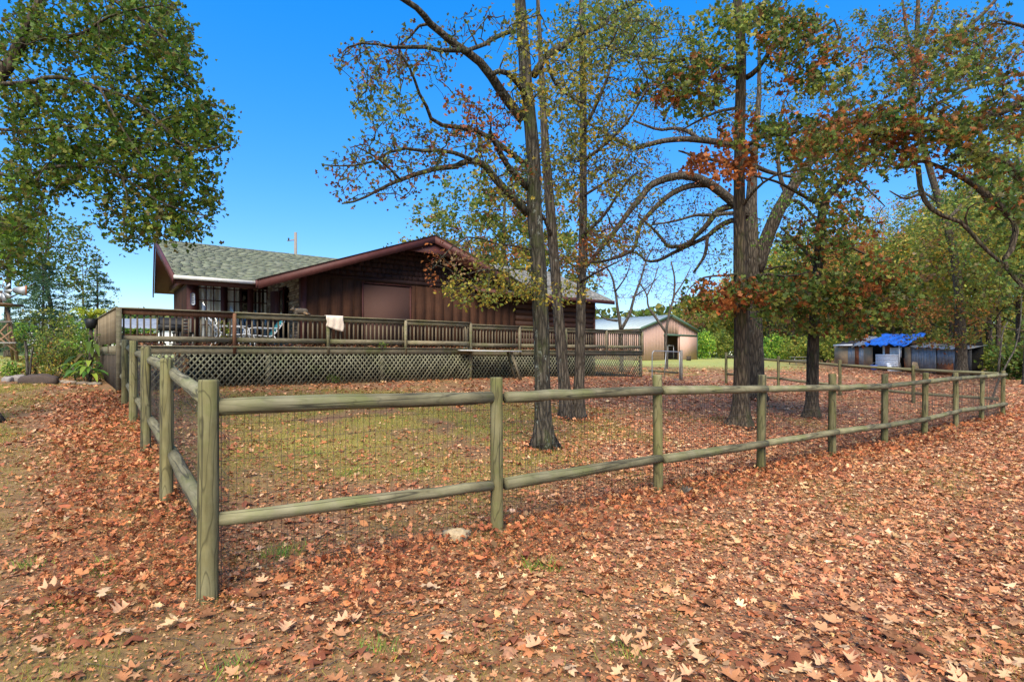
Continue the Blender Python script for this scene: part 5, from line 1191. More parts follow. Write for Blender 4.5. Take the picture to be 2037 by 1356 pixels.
# two nearly bare small trees in front of the barn
for px_, lab, forks in ((1236, 'small nearly bare forked tree left of the barn door', (([(1236, 700), (1234, 650), (1228, 610), (1224, 580), (1215, 545), (1190, 510)], 6, 2), ([(1236, 655), (1252, 625), (1262, 590), (1275, 555), (1285, 520), (1300, 490)], 5, 1.5), ([(1228, 638), (1200, 632), (1185, 610)], 3.5, 1), ([(1224, 580), (1245, 550), (1255, 520)], 2.5, 1), ([(1262, 590), (1290, 570), (1310, 550)], 2, 1))),
                        (1325, 'small nearly bare forked tree before the barn door', (([(1326, 715), (1324, 680), (1326, 655), (1332, 620), (1340, 590), (1342, 555), (1335, 520)], 5, 2), ([(1324, 660), (1305, 632), (1290, 610), (1286, 585), (1270, 560)], 4, 1.5), ([(1334, 615), (1355, 610), (1380, 615)], 2.5, 1), ([(1340, 590), (1360, 560), (1375, 530)], 2.5, 1), ([(1286, 590), (1300, 560), (1310, 530)], 2, 1)))):
    Y = 30.0 if px_ < 1300 else 36.0
    g0 = at(px_, 720, Y); t = Tree('small_tree', lab, (g0[0], Y, gz1(g0[0], Y)), 'bark_pale')
    first = True
    for pts, r0, r1 in forks:
        if first: pts = [(px_, HY + (EYE - t.root.location.z + .1) * F / Y)] + pts; first = False
        t.px(pts, (Y, Y + random.uniform(-1, 1)), r0 * .72, r1 * .7, 'trunk' if r0 >= 5 else 'limb')
    t.region(px_ + 5, 545, 62, 58, Y, .8, 260, 2, .10, 'pinkrust', 'quad', .028, .011, .12, 4, .9)
    t.done()

# ------------------------------------------------------------------ woods on the right
WOODS = 1.45
PRO = []
specs = [(13, (4.6, 4.8), (('ygreen', .6), ('yellow', .25), ('green', .15)), 21), (15, (4.4, 5.6), (('orange', .45), ('rust', .15), ('ygreen', .3), ('dead', .1)), 22), (12, (4.2, 4.4), (('yellow', .5), ('ygreen', .35), ('dead', .15)), 23), (14, (4.0, 5.2), (('green', .45), ('ygreen', .4), ('yellow', .15)), 24), (8, (3.8, 3.2), (('pinkrust', .7), ('ygreen', .3)), 25)]
NAMES = ['yellow green', 'rust tinted', 'golden green', 'deep green', 'pinkish rust']
spots = [  # x px, depth, prototype, scale
 (1405, 92, 4, 1.1), (1445, 84, 2, .85), (1378, 110, 0, .9), (1490, 88, 0, .9), (1530, 74, 2, .95), (1575, 66, 0, .9), (1615, 78, 3, 1.0), (1650, 62, 1, .85), (1690, 72, 0, 1.05), (1735, 60, 1, .95), (1775, 70, 3, 1.05), (1815, 58, 2, .95), (1850, 64, 1, 1.05),
 (1890, 54, 3, 1.0), (1945, 46, 2, 1.0), (1985, 52, 3, 1.1), (2025, 42, 1, 1.0), (2070, 38, 3, 1.05), (2120, 50, 0, 1.1), (1970, 62, 0, 1.2), (1905, 70, 0, 1.25), (1790, 84, 0, 1.2), (1560, 90, 3, 1.0), (2180, 36, 2, 1.0), (2040, 30, 3, .8), (1600, 96, 1, 1.2), (1670, 88, 2, 1.2), (1720, 92, 0, 1.3), (1835, 90, 2, 1.3), (1930, 84, 1, 1.3), (1470, 100, 2, 1.0)]
ordw = ['first', 'second', 'third', 'fourth', 'fifth', 'sixth', 'seventh', 'eighth', 'ninth', 'tenth', 'eleventh', 'twelfth']
cnt = {}
spots.sort()
for x_, Y, k_, s_ in spots:
    s_ *= 1.28 if x_ > 1640 else (1.3 if x_ > 1460 else 1.05)
    X = (x_ - CX) * Y / F; z = gz1(X, Y); cnt[k_] = cnt.get(k_, 0) + 1
    lab = f'{ordw[cnt[k_] - 1]} {NAMES[k_]} tree from the left among the woods'
    if k_ not in [q[0] for q in PRO]:
        H, cr, pal, sd_ = specs[k_]; o = free_tree('woodland_tree', lab, (X, Y, z), H * s_, (cr[0] * s_, cr[1] * s_), 360, 20, .28, pal, 'bark_grey', .20, sd_, 'quad', 8, .2, 'trees of the woods on the right', .3)
        PRO.append((k_, o, s_))
    else:
        o0, s0 = [(q[1], q[2]) for q in PRO if q[0] == k_][0]
        c = copy_thing(o0, (X, Y, z), random.uniform(0, 6.28), (s_ / s0,) * 3); c['label'] = lab
# shrubs along the edge of the field
def shrub(name, label, base, rx, rz, n, per, size, pal, kind='quad', stems=7, group=None, cat='shrub', spread=.08, mat='bark_grey', rt=.004):
    t = Tree(name, label, base, mat, group, cat); bx, by, bz = base
    for q in range(stems):
        an = RNG.uniform(0, 6.28); e = RNG.uniform(.3, .8) * rx; t.limb([(bx + math.cos(an) * .06, by + math.sin(an) * .06, bz - .05), (bx + math.cos(an) * e * .5, by + math.sin(an) * e * .5, bz + rz * .8), (bx + math.cos(an) * e, by + math.sin(an) * e, bz + rz * RNG.uniform(1.2, 1.7))], [.012 + rx * .008, .01 + rx * .005, .004], 'stem', n=6, k=5)
    v = RNG.standard_normal((n, 3)); v /= np.linalg.norm(v, axis=1)[:, None]; v *= (RNG.random(n) ** .4)[:, None]
    T = np.array([bx, by, bz + rz]) + v * [rx, rx, rz]; T = T[T[:, 2] > bz + .05]
    tw = t.grow(T, .01 + rx * .004, rt, 3); t.leafy(tw, per, size, pal, kind, spread, 1.0, .9); return t.done()
bs = None
for q, (x_, Y, rx, rz, pal, nm) in enumerate(((1400, 70, 1.4, 1.9, 'bright', 'bright green bush just right of the barn'), (1432, 76, 2.2, 2.0, 'ygreen', 'pale yellow green bush at the edge of the field'), (1545, 66, 2.0, 1.6, 'bright', 'bright green bush seen between the oak trunks'), (1590, 60, 2.0, 1.5, 'ygreen', 'yellow green bush beyond the picnic table'), (1640, 58, 2.2, 2.0, 'ygreen', 'tall yellow green bush left of the tin shed'), (1985, 40, 1.8, 1.2, 'ygreen', 'low bush right of the black shed panel'), (2030, 36, 1.6, 1.2, 'green', 'low green bush at the right edge of the woods'))):
    X = (x_ - CX) * Y / F; shrub('bush', nm, (X, Y, gz1(X, Y)), rx, rz, 160, 14, .26, pal, 'quad', 6, 'bushes at the edge of the woods', 'bush', .2, 'bark_dark', .01)
WOODS = 1.0
# bare saplings leaning near the fence corner
for px_, lab, pts in ((2000, 'thin bare sapling leaning over the far fence corner', [(1972, 800), (1985, 760), (2005, 720), (2020, 690), (2030, 640), (2032, 590)]), (1992, 'pale bare stick standing behind the fence corner', [(1985, 745), (1990, 700), (1995, 660), (2005, 640)])):
    t = Tree('sapling', lab, at(*pts[0], 19), 'bark_pale', None, 'sapling'); t.px(pts, 19, 2, .8, 'stem', k=6)
    t.region(pts[-2][0], pts[-2][1] + 10, 25, 45, 19, .3, 18, 1, .07, 'dead', 'quad', .012, .004, .05, 3); t.done()

# ------------------------------------------------------------------ barn
Y0 = 62.0
bA, bB, bC = at(1272, 715, 58), at(1386, 715, 66), at(1180, 712, 66)
zb = 1.15
fr = np.array([bB[0] - bA[0], bB[1] - bA[1]]); wdt = np.linalg.norm(fr); fu = fr / wdt; fv = np.array([-fu[1], fu[0]])
barn = thing('metal_barn', 'pinkish tan metal barn with pale green roof beyond the deck', 'barn', (bA[0], bA[1], zb))
def BP(s, d, z): q = np.array(bA[:2]) + fu * s + fv * d; return (q[0], q[1], z)
def bbox(name, mat, s0, s1, d0, d1, z0, z1, par=barn): return MB().hexa([BP(s0, d0, z0), BP(s1, d0, z0), BP(s1, d1, z0), BP(s0, d1, z0), BP(s0, d0, z1), BP(s1, d0, z1), BP(s1, d1, z1), BP(s0, d1, z1)]).build(name, mat, par)
ez = EYE + (706 - 655) * 61 / F; rz = EYE + (706 - 627) * 61.5 / F; D = 20.0
dsl, dsr = wdt * .40, wdt * .66
n = 40
for q in range(n):
    s0, s1 = wdt * q / n, wdt * (q + 1) / n; sm_ = (s0 + s1) / 2
    top0 = ez + (rz - ez) * (1 - abs(s0 / wdt * 2 - 1)); top1 = ez + (rz - ez) * (1 - abs(s1 / wdt * 2 - 1)); lo = zb if not dsl < sm_ < dsr else zb + 2.75
    pr_ = .018 if q % 2 else 0
    MB().hexa([BP(s0, -pr_, lo), BP(s1, -pr_, lo), BP(s1, .1, lo), BP(s0, .1, lo), BP(s0, -pr_, top0), BP(s1, -pr_, top1), BP(s1, .1, top1), BP(s0, .1, top0)]).build('panel', 'barn_siding', barn)
for q in range(60):
    d0, d1 = D * q / 60, D * (q + 1) / 60; bbox('panel', 'barn_siding', -.018 if q % 2 else 0, .1, d0 + .12, d1 + .12, zb, ez)
bbox('wall', 'barn_siding', wdt - .1, wdt, .12, D, zb, ez); bbox('wall', 'barn_siding', .1, wdt - .1, D - .1, D, zb, ez)
for s in (0, 1):
    a, c = (-.25, wdt / 2) if s == 0 else (wdt + .25, wdt / 2)
    M = MB().slab([BP(a, -.3, ez - .02), BP(c, -.3, rz + .08), BP(c, D + .2, rz + .08), BP(a, D + .2, ez - .02)], .06); M.build('roof', 'barn_roof', barn)
    for k_ in range(24):
        d_ = -.2 + k_ * .85; M = MB().slab([BP(a, d_, ez + .02), BP(c, d_, rz + .12), BP(c, d_ + .06, rz + .12), BP(a, d_ + .06, ez + .02)], .05); M.build('roof_rib', 'barn_roof', barn)
    MB().hexa([BP(a, -.34, ez - .2), BP(c, -.34, rz - .12), BP(c, -.31, rz - .12), BP(a, -.31, ez - .2), BP(a, -.34, ez + .06), BP(c, -.34, rz + .14), BP(c, -.31, rz + .14), BP(a, -.31, ez + .06)]).build('trim', 'barn_trim', barn)
for s in (0, wdt): bbox('corner_trim', 'barn_trim', s - .08, s + .08, -.09, -.06, zb, ez - .1)
bbox('track', 'barn_trim', dsl - .2, wdt - .1, -.14, -.07, zb + 2.72, zb + 2.92)
dr = bbox('opening_shade_sheet', 'dark_void', dsl, dsr, 3.0, 3.1, zb, zb + 2.9)  # near-black sheet standing for the shade inside the barn doorway
bbox('sliding_door', 'barn_siding', dsr + .05, wdt - .2, -.12, -.07, zb + .05, zb + 2.7)
for q in range(2):
    s0 = dsl + .2 + q * 1.2; bbox('stall_gate', 'galvanized', s0, s0 + 1.1, .3, .34, zb + 1.6, zb + 1.66); bbox('stall_gate', 'galvanized', s0 + 1.05, s0 + 1.1, .3, .34, zb, zb + 1.6)
def board_lean(name, label, cat, px_, py_, Y, w_, h, mat, tilt=.2, group=None):
    p = at(px_, py_, Y); x, y = p[0], Y; z = gz1(x, y)
    o = MB().hexa([(x - w_ / 2, y - .02, z - .02), (x + w_ / 2, y - .02, z - .02), (x + w_ / 2, y + .02, z - .02), (x - w_ / 2, y + .02, z - .02), (x - w_ / 2 + tilt * .3, y + tilt * h, z + h), (x + w_ / 2 + tilt * .3, y + tilt * h, z + h), (x + w_ / 2 + tilt * .3, y + tilt * h + .04, z + h), (x - w_ / 2 + tilt * .3, y + tilt * h + .04, z + h)]).build(name, mat)
    return tag(o, label, cat, group)
board_lean('board', 'dark board leaning against the barn front beside the sliding door', 'board', 1370, 716, 60, .5, .5, 'skirt_wood')

# ------------------------------------------------------------------ tin shed under the trees
S0 = (at(1660, 727, 50)[0], 50.0); S1 = (at(1932, 752, 39)[0], 39.0)
sv = np.array([S1[0] - S0[0], S1[1] - S0[1]]); SL = np.linalg.norm(sv); su = sv / SL; sn = np.array([-su[1], su[0]]); 
if sn[1] < 0: sn = -sn
shed = thing('tin_shed', 'long patched tin shed with blue tarpaulin roof under the trees', 'shed', (*S0, gz1(*S0)))
def at_s(px_):  # distance along the shed front for a picture column
    lo, hi = 0, SL
    for _ in range(40):
        mid = (lo + hi) / 2; q = np.array(S0) + su * mid
        if CX + F * q[0] / q[1] < px_: lo = mid
        else: hi = mid
    return lo
def SPt(s, d, z): q = np.array(S0) + su * s + sn * d; return (q[0], q[1], z)
def sbox(name, mat, x0, x1, d0, d1, z0, z1, zz1=None, par=None):
    s0, s1 = at_s(x0), at_s(x1); zz1 = z1 if zz1 is None else zz1
    return MB().hexa([SPt(s0, d0, z0), SPt(s1, d0, z0), SPt(s1, d1, z0), SPt(s0, d1, z0), SPt(s0, d0, z1), SPt(s1, d0, zz1), SPt(s1, d1, zz1), SPt(s0, d1, z1)]).build(name, mat, par or shed)
def zpx(py, px_): s = at_s(px_); q = np.array(S0) + su * s; return EYE - (py - HY) * q[1] / F
sbox('wall', 'dark_void', 1664, 1930, 1.2, 1.3, -.4, 2.6)  # near-black backing sheet, paints the shed's inner shade between the panels
for x0, x1, y0, y1, mat in ((1660, 1687, 720, 688, 'tan_board'), (1687, 1700, 722, 690, 'tin_grey'), (1700, 1709, 724, 690, 'rust_panel'), (1709, 1718, 724, 691, 'tin_grey'), (1718, 1736, 725, 690, 'tan_board'), (1756, 1760, 728, 686, 'tin_white'), (1759, 1770, 706, 686, 'rust_panel'), (1770, 1793, 708, 691, 'tin_white'), (1800, 1812, 730, 690, 'tan_board'), (1812, 1830, 732, 688, 'tin_grey'), (1830, 1862, 738, 688, 'tin_grey'),
                            (1864, 1896, 722, 693, 'tin_grey'), (1864, 1896, 742, 722, 'rust_panel'), (1896, 1920, 744, 692, 'tin_grey'), (1920, 1938, 756, 696, 'black_tarp')):
    d_ = random.uniform(-.03, .03); z0_, z1_ = zpx(y0 + 3, (x0 + x1) / 2), zpx(y1, (x0 + x1) / 2)
    s0, s1 = at_s(x0), at_s(x1)
    nr = max(1, int((s1 - s0) / .12)) if 'tin' in mat else 1
    M = MB()
    for q in range(nr):
        a, c = s0 + (s1 - s0) * q / nr, s0 + (s1 - s0) * (q + 1) / nr; pp = .02 if q % 2 else 0
        M.hexa([SPt(a, d_ - pp, z0_), SPt(c, d_ - pp, z0_), SPt(c, d_ + .04, z0_), SPt(a, d_ + .04, z0_), SPt(a, d_ - pp, z1_), SPt(c, d_ - pp, z1_), SPt(c, d_ + .04, z1_), SPt(a, d_ + .04, z1_)])
    M.build('panel', mat, shed)
zc = zpx(706, 1772); 
for q in range(6):
    z0_ = zpx(728, 1775) + q * .16; sbox('weatherboard', 'tin_white', 1751, 1796, -.5 - .01 * (q % 2), -.46, z0_, z0_ + .15)
sbox('porch_post', 'white_paint', 1799, 1801, -.6, -.55, zpx(727, 1800), zpx(685, 1800))
def rumpled(name, mat, x0, x1, yf, yb, dfr, dbk, seed, nx_=16, ny_=7, amp=.06):
    s0, s1 = at_s(x0), at_s(x1); V = []; r_ = np.random.default_rng(seed)
    for j in range(ny_):
        for i_ in range(nx_):
            u, v = i_ / (nx_ - 1), j / (ny_ - 1); s_ = s0 + (s1 - s0) * u; zf = zpx(yf[0] + (yf[1] - yf[0]) * u, x0 + (x1 - x0) * u); zk = zpx(yb[0] + (yb[1] - yb[0]) * u, x0 + (x1 - x0) * u)
            V.append(SPt(s_, dfr + (dbk - dfr) * v, zf + (zk - zf) * v + r_.normal(0, amp) - (.1 * math.sin(u * 19) ** 2 if j == 0 else 0)))
    o = MB().add(V, [[j * nx_ + i_, j * nx_ + i_ + 1, (j + 1) * nx_ + i_ + 1, (j + 1) * nx_ + i_] for j in range(ny_ - 1) for i_ in range(nx_ - 1)]).build(name, mat, shed, True)
    o.modifiers.new('thick', 'SOLIDIFY').thickness = .02; return o
rumpled('tarpaulin', 'blue_tarp', 1733, 1818, (684, 686), (664, 664), -.75, 1.3, 3); rumpled('tarpaulin', 'black_tarp', 1664, 1700, (686, 688), (678, 680), -.3, 1.6, 4); rumpled('tarpaulin', 'tin_grey', 1698, 1740, (688, 684), (668, 668), -.3, 1.6, 5)
rumpled('roof_sheet', 'tin_grey', 1815, 1932, (688, 694), (680, 686), -.3, 1.6, 6, 20, 5, .02); sbox('roof_edge', 'tin_white', 1664, 1702, -.36, -.32, zpx(688, 1680), zpx(685, 1680))
M = MB(); n = 260; ss = RNG.uniform(at_s(1700), at_s(1925), n); vv = RNG.uniform(.05, .95, n); pts_ = []
for s_, v_ in zip(ss, vv):
    q_ = SPt(s_, -.6 + 1.9 * v_, 0); zf = EYE + (706 - 685) * q_[1] / F; zk = EYE + (706 - (665 if s_ < at_s(1815) else 681)) * q_[1] / F; pts_.append((q_[0], q_[1], zf + (zk - zf) * v_ + .05))
leaves(M, 'quad', np.array(pts_), RNG.uniform(.12, .25, n), pal_cols('dead', n) * .7, .5, .4); tag(M.build('roof_leaves', 'litter', shed), kind='stuff')
p = SPt(at_s(1757), -1.0, 0); z = gz1(p[0], p[1])
bk = MB().tube([(p[0], p[1], z), (p[0], p[1], z + .2), (p[0], p[1], z + .42)], [.2, .23, .26], 14).build('bucket', 'blue_bucket', None, True); tag(bk, 'blue plastic bucket in front of the white shed boards', 'bucket')
MB().tube(smooth_path([(p[0] - .26, p[1], z + .4), (p[0], p[1] - .1, z + .62), (p[0] + .26, p[1], z + .4)], 9), .012, 5, False).build('handle', 'galvanized', bk)
board_lean('board', 'square tan board leaning on the tin shed wall', 'board', 1826, 730, 42.5, .75, .85, 'tan_board', .25)
board_lean('board', 'brown rusted sheet leaning behind the square tan board', 'board', 1812, 729, 43.5, .9, 1.1, 'rust_panel', .2)
board_lean('board', 'white sheet propped below the white shed boards', 'board', 1780, 728, 44, 1.1, .7, 'tin_white', .5)
pt = thing('picnic_table', 'small pale picnic table in the grass left of the tin shed', 'table', (*at(1592, 722, 52)[:2], gz1(*at(1592, 722, 52)[:2])))
x, y, z = pt.location
MB().box(x - .9, x + .9, y - .4, y + .4, z + .7, z + .75).build('table_top', 'grey_plank', pt)
for dy in (-.75, .75): MB().box(x - .9, x + .9, y + dy - .14, y + dy + .14, z + .42, z + .46).build('bench', 'grey_plank', pt)
for dx in (-.7, .7):
    for s in (-1, 1): MB().tube([(x + dx, y + s * .2, z + .7), (x + dx, y + s * .7, z)], .04, 6).build('leg', 'grey_plank', pt)
    MB().box(x + dx - .03, x + dx + .03, y - .8, y + .8, z + .37, z + .42).build('cross_beam', 'grey_plank', pt)

# ------------------------------------------------------------------ left side: garden, windmill, far house
wm = thing('garden_windmill', 'small wooden garden windmill tower with a grey tail vane at the left edge', 'windmill', (*at(8, 712, 21)[:2], gz1(*at(8, 712, 21)[:2])))
zb_ = wm.location.z
tb = at(5, 615, 21)
for x0, x1, dy in ((-32, -8, 0), (36, 14, 0), (-24, -6, 1.0), (26, 12, 1.0)):
    p0, p1 = at(x0, 716, 21 + dy), at(x1, 612, 21 + dy * .4); MB().tube([(p0[0], p0[1], zb_ - .05), p1], .055, 6, True, None, .04).build('leg', 'windmill_wood', wm)
for (x0, y0, x1, y1) in ((-28, 690, 20, 640), (30, 690, -20, 640), (-30, 700, 22, 660), (33, 700, -22, 655)): MB().tube([at(x0, y0, 20.9), at(x1, y1, 20.9)], .035, 6).build('brace', 'windmill_wood', wm)
for py in (640, 682): MB().tube([at(-30, py, 20.85), at(32 - (682 - py) * .15, py, 20.85)], .035, 6).build('cross_bar', 'grey_plank', wm)
p = at(3, 606, 21); MB().box(p[0] - .42, p[0] + .42, 20.6, 21.5, p[2] - .04, p[2] + .04).build('platform', 'windmill_wood', wm)
MB().tube([at(2, 606, 21), at(2, 578, 21)], .05, 8).build('mast', 'windmill_wood', wm)
h = at(2, 578, 20.8)
for q in range(10):
    an = q * 2 * PI / 10; d = np.array([math.cos(an), 0, math.sin(an)]); e = np.array([-math.sin(an), .35, math.cos(an)]) * .07; hh = np.array(h)
    V = [hh + d * .1 - e * .5, hh + d * .1 + e * .5, hh + d * .42 + e, hh + d * .42 - e]; V = V + [v_ + np.array([0, .012, 0]) for v_ in V]; MB().hexa(V).build('blade', 'galvanized', wm)
MB().tube([h, at(26, 578, 21.1)], .015, 6).build('tail_arm', 'galvanized', wm)
v0, v1, v2, v3 = at(26, 572, 21.1), at(50, 569, 21.1), at(50, 586, 21.1), at(26, 582, 21.1)
MB().hexa([v0, v1, v2, v3] + [(a, b_ + .01, c) for a, b_, c in (v0, v1, v2, v3)]).build('tail_vane', 'tin_grey', wm)
v0, v1, v2, v3 = at(50, 568, 21.1), at(53, 568, 21.1), at(53, 587, 21.1), at(50, 587, 21.1)
MB().hexa([v0, v1, v2, v3] + [(a, b_ + .012, c) for a, b_, c in (v0, v1, v2, v3)]).build('vane_edge', 'rust_panel', wm)
def conifer(name, label, base, H, R, n, pal='conifer', bark='bark_grey', seed=1, sparse=1.0, leaf=.16):
    st = np.random.default_rng(seed); t = Tree(name, label, base, bark); bx, by, bz = base
    t.limb([(bx, by, bz - .1), (bx + .05, by, bz + H * .5), (bx, by, bz + H)], [.04 + H * .009, .02 + H * .006, .01], 'trunk', k=8)
    tw = []
    for q in range(n):
        h = .12 + .86 * (q + .5) / n; an = q * 2.4 + st.normal(0, .4); L = R * (1 - h) ** .8 * st.uniform(.55, 1.1) + .12; p = np.array([bx, by, bz + H * h]); d = np.array([math.cos(an), math.sin(an), 0])
        C = np.array([p, p + d * L * .5 + [0, 0, .04 * L], p + d * L + [0, 0, -.14 * L]]); t.br.tube(C, [.02, .012, .004], 4, False)
        m = max(3, int(L / .07))
        for u in np.linspace(.15, 1, m):
            c = p + (C[2] - p) * u; sd_ = np.array([-d[1], d[0], 0]); w_ = L * .32 * (1 - u * .5)
            for s in (-1, 1): tw.append(np.array([c, c + sd_ * s * w_ * .5 + d * .05, c + sd_ * s * w_ + d * .1 - [0, 0, .05]]))
    t.leafy(tw, max(2, int(8 * sparse)), leaf, pal, 'ell', .035, .3, .95); return t.done()
g_ = lambda px_, py, Y: (at(px_, py, Y)[0], Y, gz1(at(px_, py, Y)[0], Y))
conifer('hemlock_tree', 'dark green hemlock beside the garden windmill', g_(84, 735, 23.5), 4.6, 1.9, 64, seed=3, sparse=.9, leaf=.17)
conifer('cedar_tree', 'thin blue green cedar with a bare spire left of the house', g_(192, 700, 27), 4.9, 2.0, 34, seed=5, sparse=.7, leaf=.2)
free_tree('oak_tree', 'small round oak left of the cedar spire', g_(100, 700, 25), 6.6, (1.9, 2.0), 130, 20, .15, (('green', .7), ('leftoak', .3)), 'bark_grey', .12, 31, 'quad', 7, .4, None, .14)
free_tree('oak_tree', 'leafy green tree behind the hemlock at the left edge', g_(15, 700, 27), 8.2, (2.8, 2.8), 190, 20, .18, (('leftoak', .7), ('green', .3)), 'bark_grey', .15, 32, 'quad', 7, .35, None, .16)
free_tree('oak_tree', 'pale bare-topped tree behind the cedar spire', g_(165, 700, 40), 7.2, (2.4, 2.4), 120, 10, .18, 'ygreen', 'bark_grey', .12, 33, 'quad', 8, .3, None, .2)
for x_, y_, Y, rx, rz, n, per, size, pal, kind, nm, lab in (
    (110, 750, 16.3, .75, .55, 90, 10, .085, (('yellow', .35), ('orange', .2), ('ygreen', .45)), 'ell', 'shrub', 'yellow and orange tinted shrub in the middle of the garden bed'),
    (150, 752, 16.8, .6, .65, 80, 10, .10, 'bright', 'ell', 'shrub', 'bright green shrub next to the deck skirting'),
    (75, 750, 16.5, .5, .40, 60, 10, .09, (('orange', .3), ('yellow', .3), ('bright', .4)), 'ell', 'shrub', 'small orange flecked shrub behind the flat rock'),
    (30, 750, 16.5, .35, .2, 50, 10, .09, 'bright', 'ell', 'shrub', 'low bright green shrub at the left end of the bed'),
    (140, 735, 19.5, .9, .85, 110, 10, .11, 'ygreen', 'ell', 'shrub', 'tall yellow green shrub at the back of the garden bed'),
    (100, 735, 20.5, .9, .7, 90, 10, .11, 'green', 'ell', 'shrub', 'dark green shrub low in the middle of the back row'),
    (175, 755, 15.6, .35, .25, 30, 8, .08, 'green', 'ell', 'shrub', 'little green shrub at the foot of the deck corner'),
    (165, 735, 21.5, 1.2, 1.0, 130, 10, .12, 'bright', 'ell', 'shrub', 'wide bright green shrub behind the deck side rail'),
    (95, 730, 22.5, 1.3, 1.1, 130, 10, .13, 'ygreen', 'ell', 'shrub', 'pale green shrub in the back row beneath the hemlock')):
    b = g_(x_, y_, Y); shrub(nm, lab, b, rx, rz, n, per, size, pal, kind, 8, 'garden bed shrubs', 'shrub', .07)
# slender stem with a leafy head
b = g_(55, 752, 15.8); t = Tree('garden_sapling', 'slender twin garden stem topped with a tuft of green leaves', b, 'bark_pale', None, 'sapling')
t.px([(55, 752), (54, 720), (52, 690), (48, 668)], 15.8, 3.2, 2, 'stem', k=7); t.px([(59, 752), (62, 715), (66, 690)], 15.8, 2, 1.4, 'stem', k=6)
t.region(50, 655, 22, 20, 15.8, .2, 30, 9, .11, 'bright', 'ell', .012, .004, .05, 4); t.done()
# big-leaved plants against the deck
def big_leaf(name, label, base, n, L, wd, pal, seed, group=None):
    st = np.random.default_rng(seed); f = thing(name, label, 'plant', base, group); bx, by, bz = base
    for q in range(n):
        an = st.uniform(0, 6.28); tl = st.uniform(.5, 1.0) * L; hgt = st.uniform(.35, .9) * L; d = np.array([math.cos(an), math.sin(an), 0]); p0 = np.array([bx, by, bz]); p1 = p0 + d * tl * .25 + [0, 0, hgt]
        MB().tube([p0, p0 + d * tl * .08 + [0, 0, hgt * .6], p1], [.012, .01, .007], 5).build('stem', 'bark_pale', f, True)
        m = 7; V = []; sd_ = np.array([-d[1], d[0], 0]); ll = tl * .75
        for i_ in range(m):
            u = i_ / (m - 1); w_ = wd * math.sin(PI * min(1, u * .9 + .08)) ** .8; c = p1 + d * ll * u + np.array([0, 0, ll * (.35 * u - .75 * u * u)])
            V += [c - sd_ * w_ + [0, 0, w_ * .35], c, c + sd_ * w_ + [0, 0, w_ * .35]]
        MB().add(V, [[3 * i_ + j, 3 * i_ + j + 1, 3 * i_ + 4 + j, 3 * i_ + 3 + j] for i_ in range(m - 1) for j in range(2)], c=pal_cols(pal, 1)[0]).build('leaf', 'foliage', f, True)
big_leaf('canna_plant', 'broad-leaved green plant at the deck skirting', g_(178, 755, 15.2), 18, .7, .06, 'bright', 5)
big_leaf('canna_plant', 'dark strap-leaved plant higher up beside the deck railing', (at(178, 690, 16.6)[0], 16.6, gz1(at(178, 690, 16.6)[0], 16.6)), 16, 1.5, .07, 'green', 6)
big_leaf('canna_plant', 'leafy green plant in front of the dark strap-leaved one', g_(150, 757, 15.6), 14, .55, .06, 'bright', 8)
fp = at(181, 634, 17.2); ft = thing('fern_pot', 'yellow green fern in a pot on the deck side rail', 'plant', (fp[0], 17.2, fp[2] - .3))
MB().tube([(fp[0], 17.2, fp[2] - .3), (fp[0], 17.2, fp[2] - .15), (fp[0], 17.2, fp[2])], [.11, .15, .17], 14).build('pot', 'dark_metal', ft, True)
MB().tube([(fp[0], 17.2, gz1(fp[0], 17.2)), (fp[0], 17.2, fp[2] - .3)], .05, 8).build('stand', 'skirt_wood', ft, True)
M = MB()
for q in range(60):
    an = RNG.uniform(0, 6.28); L = RNG.uniform(.3, .55); d = np.array([math.cos(an), math.sin(an), 0]); u = np.linspace(0, 1, 9)[:, None]; C = np.array([fp[0], 17.2, fp[2]]) + d * L * u + np.array([0, 0, 1.0]) * L * (1.9 * u - 1.5 * u * u); leaves(M, 'ell', C, np.full(9, .13), pal_cols('fern', 9), 9, .2, .5)
M.build('fronds', 'foliage', ft)
# garden edging: flat rocks and logs
def rock(name, label, base, sx, sy, sz, col, seed, cat='rock', rotz=0.0, group=None):
    st = np.random.default_rng(seed); nu, nv = 16, 9; V = []
    for i_ in range(nv + 1):
        ph = -PI / 2 + PI * i_ / nv
        for j in range(nu):
            th = 2 * PI * j / nu; x, y, z = math.cos(ph) * math.cos(th), math.cos(ph) * math.sin(th), math.sin(ph)
            k_ = 1 + .16 * math.sin(3 * th + seed) * math.cos(2 * ph) + .10 * math.sin(5 * th + 2 * seed + 3 * ph) + st.normal(0, .035)
            sg = lambda v_: math.copysign(abs(v_) ** .65, v_)
            V.append((sg(x) * k_ * sx, sg(y) * k_ * sy, sg(z) * k_ * sz))
    M = MB().add(V, [[i_ * nu + j, i_ * nu + (j + 1) % nu, (i_ + 1) * nu + (j + 1) % nu, (i_ + 1) * nu + j] for i_ in range(nv) for j in range(nu)], c=col)
    o = M.build(name, 'stone', None, False, local=True); o.location = (base[0], base[1], base[2] + sz * .45); o.rotation_euler = (0, 0, rotz); WL[o.name] = Vector(o.location); return tag(o, label, cat, group)
rock('edging_rock', 'long dark rock edging the front of the garden bed', g_(78, 762, 15.0), .48, .2, .16, (.07, .05, .04), 2)
rock('edging_rock', 'pale flat rock left of the long dark garden rock', g_(36, 757, 15.4), .18, .16, .11, (.24, .21, .19), 3)
rock('edging_rock', 'small grey rock at the far left end of the garden edging', g_(16, 762, 15.2), .12, .1, .09, (.26, .23, .21), 4)
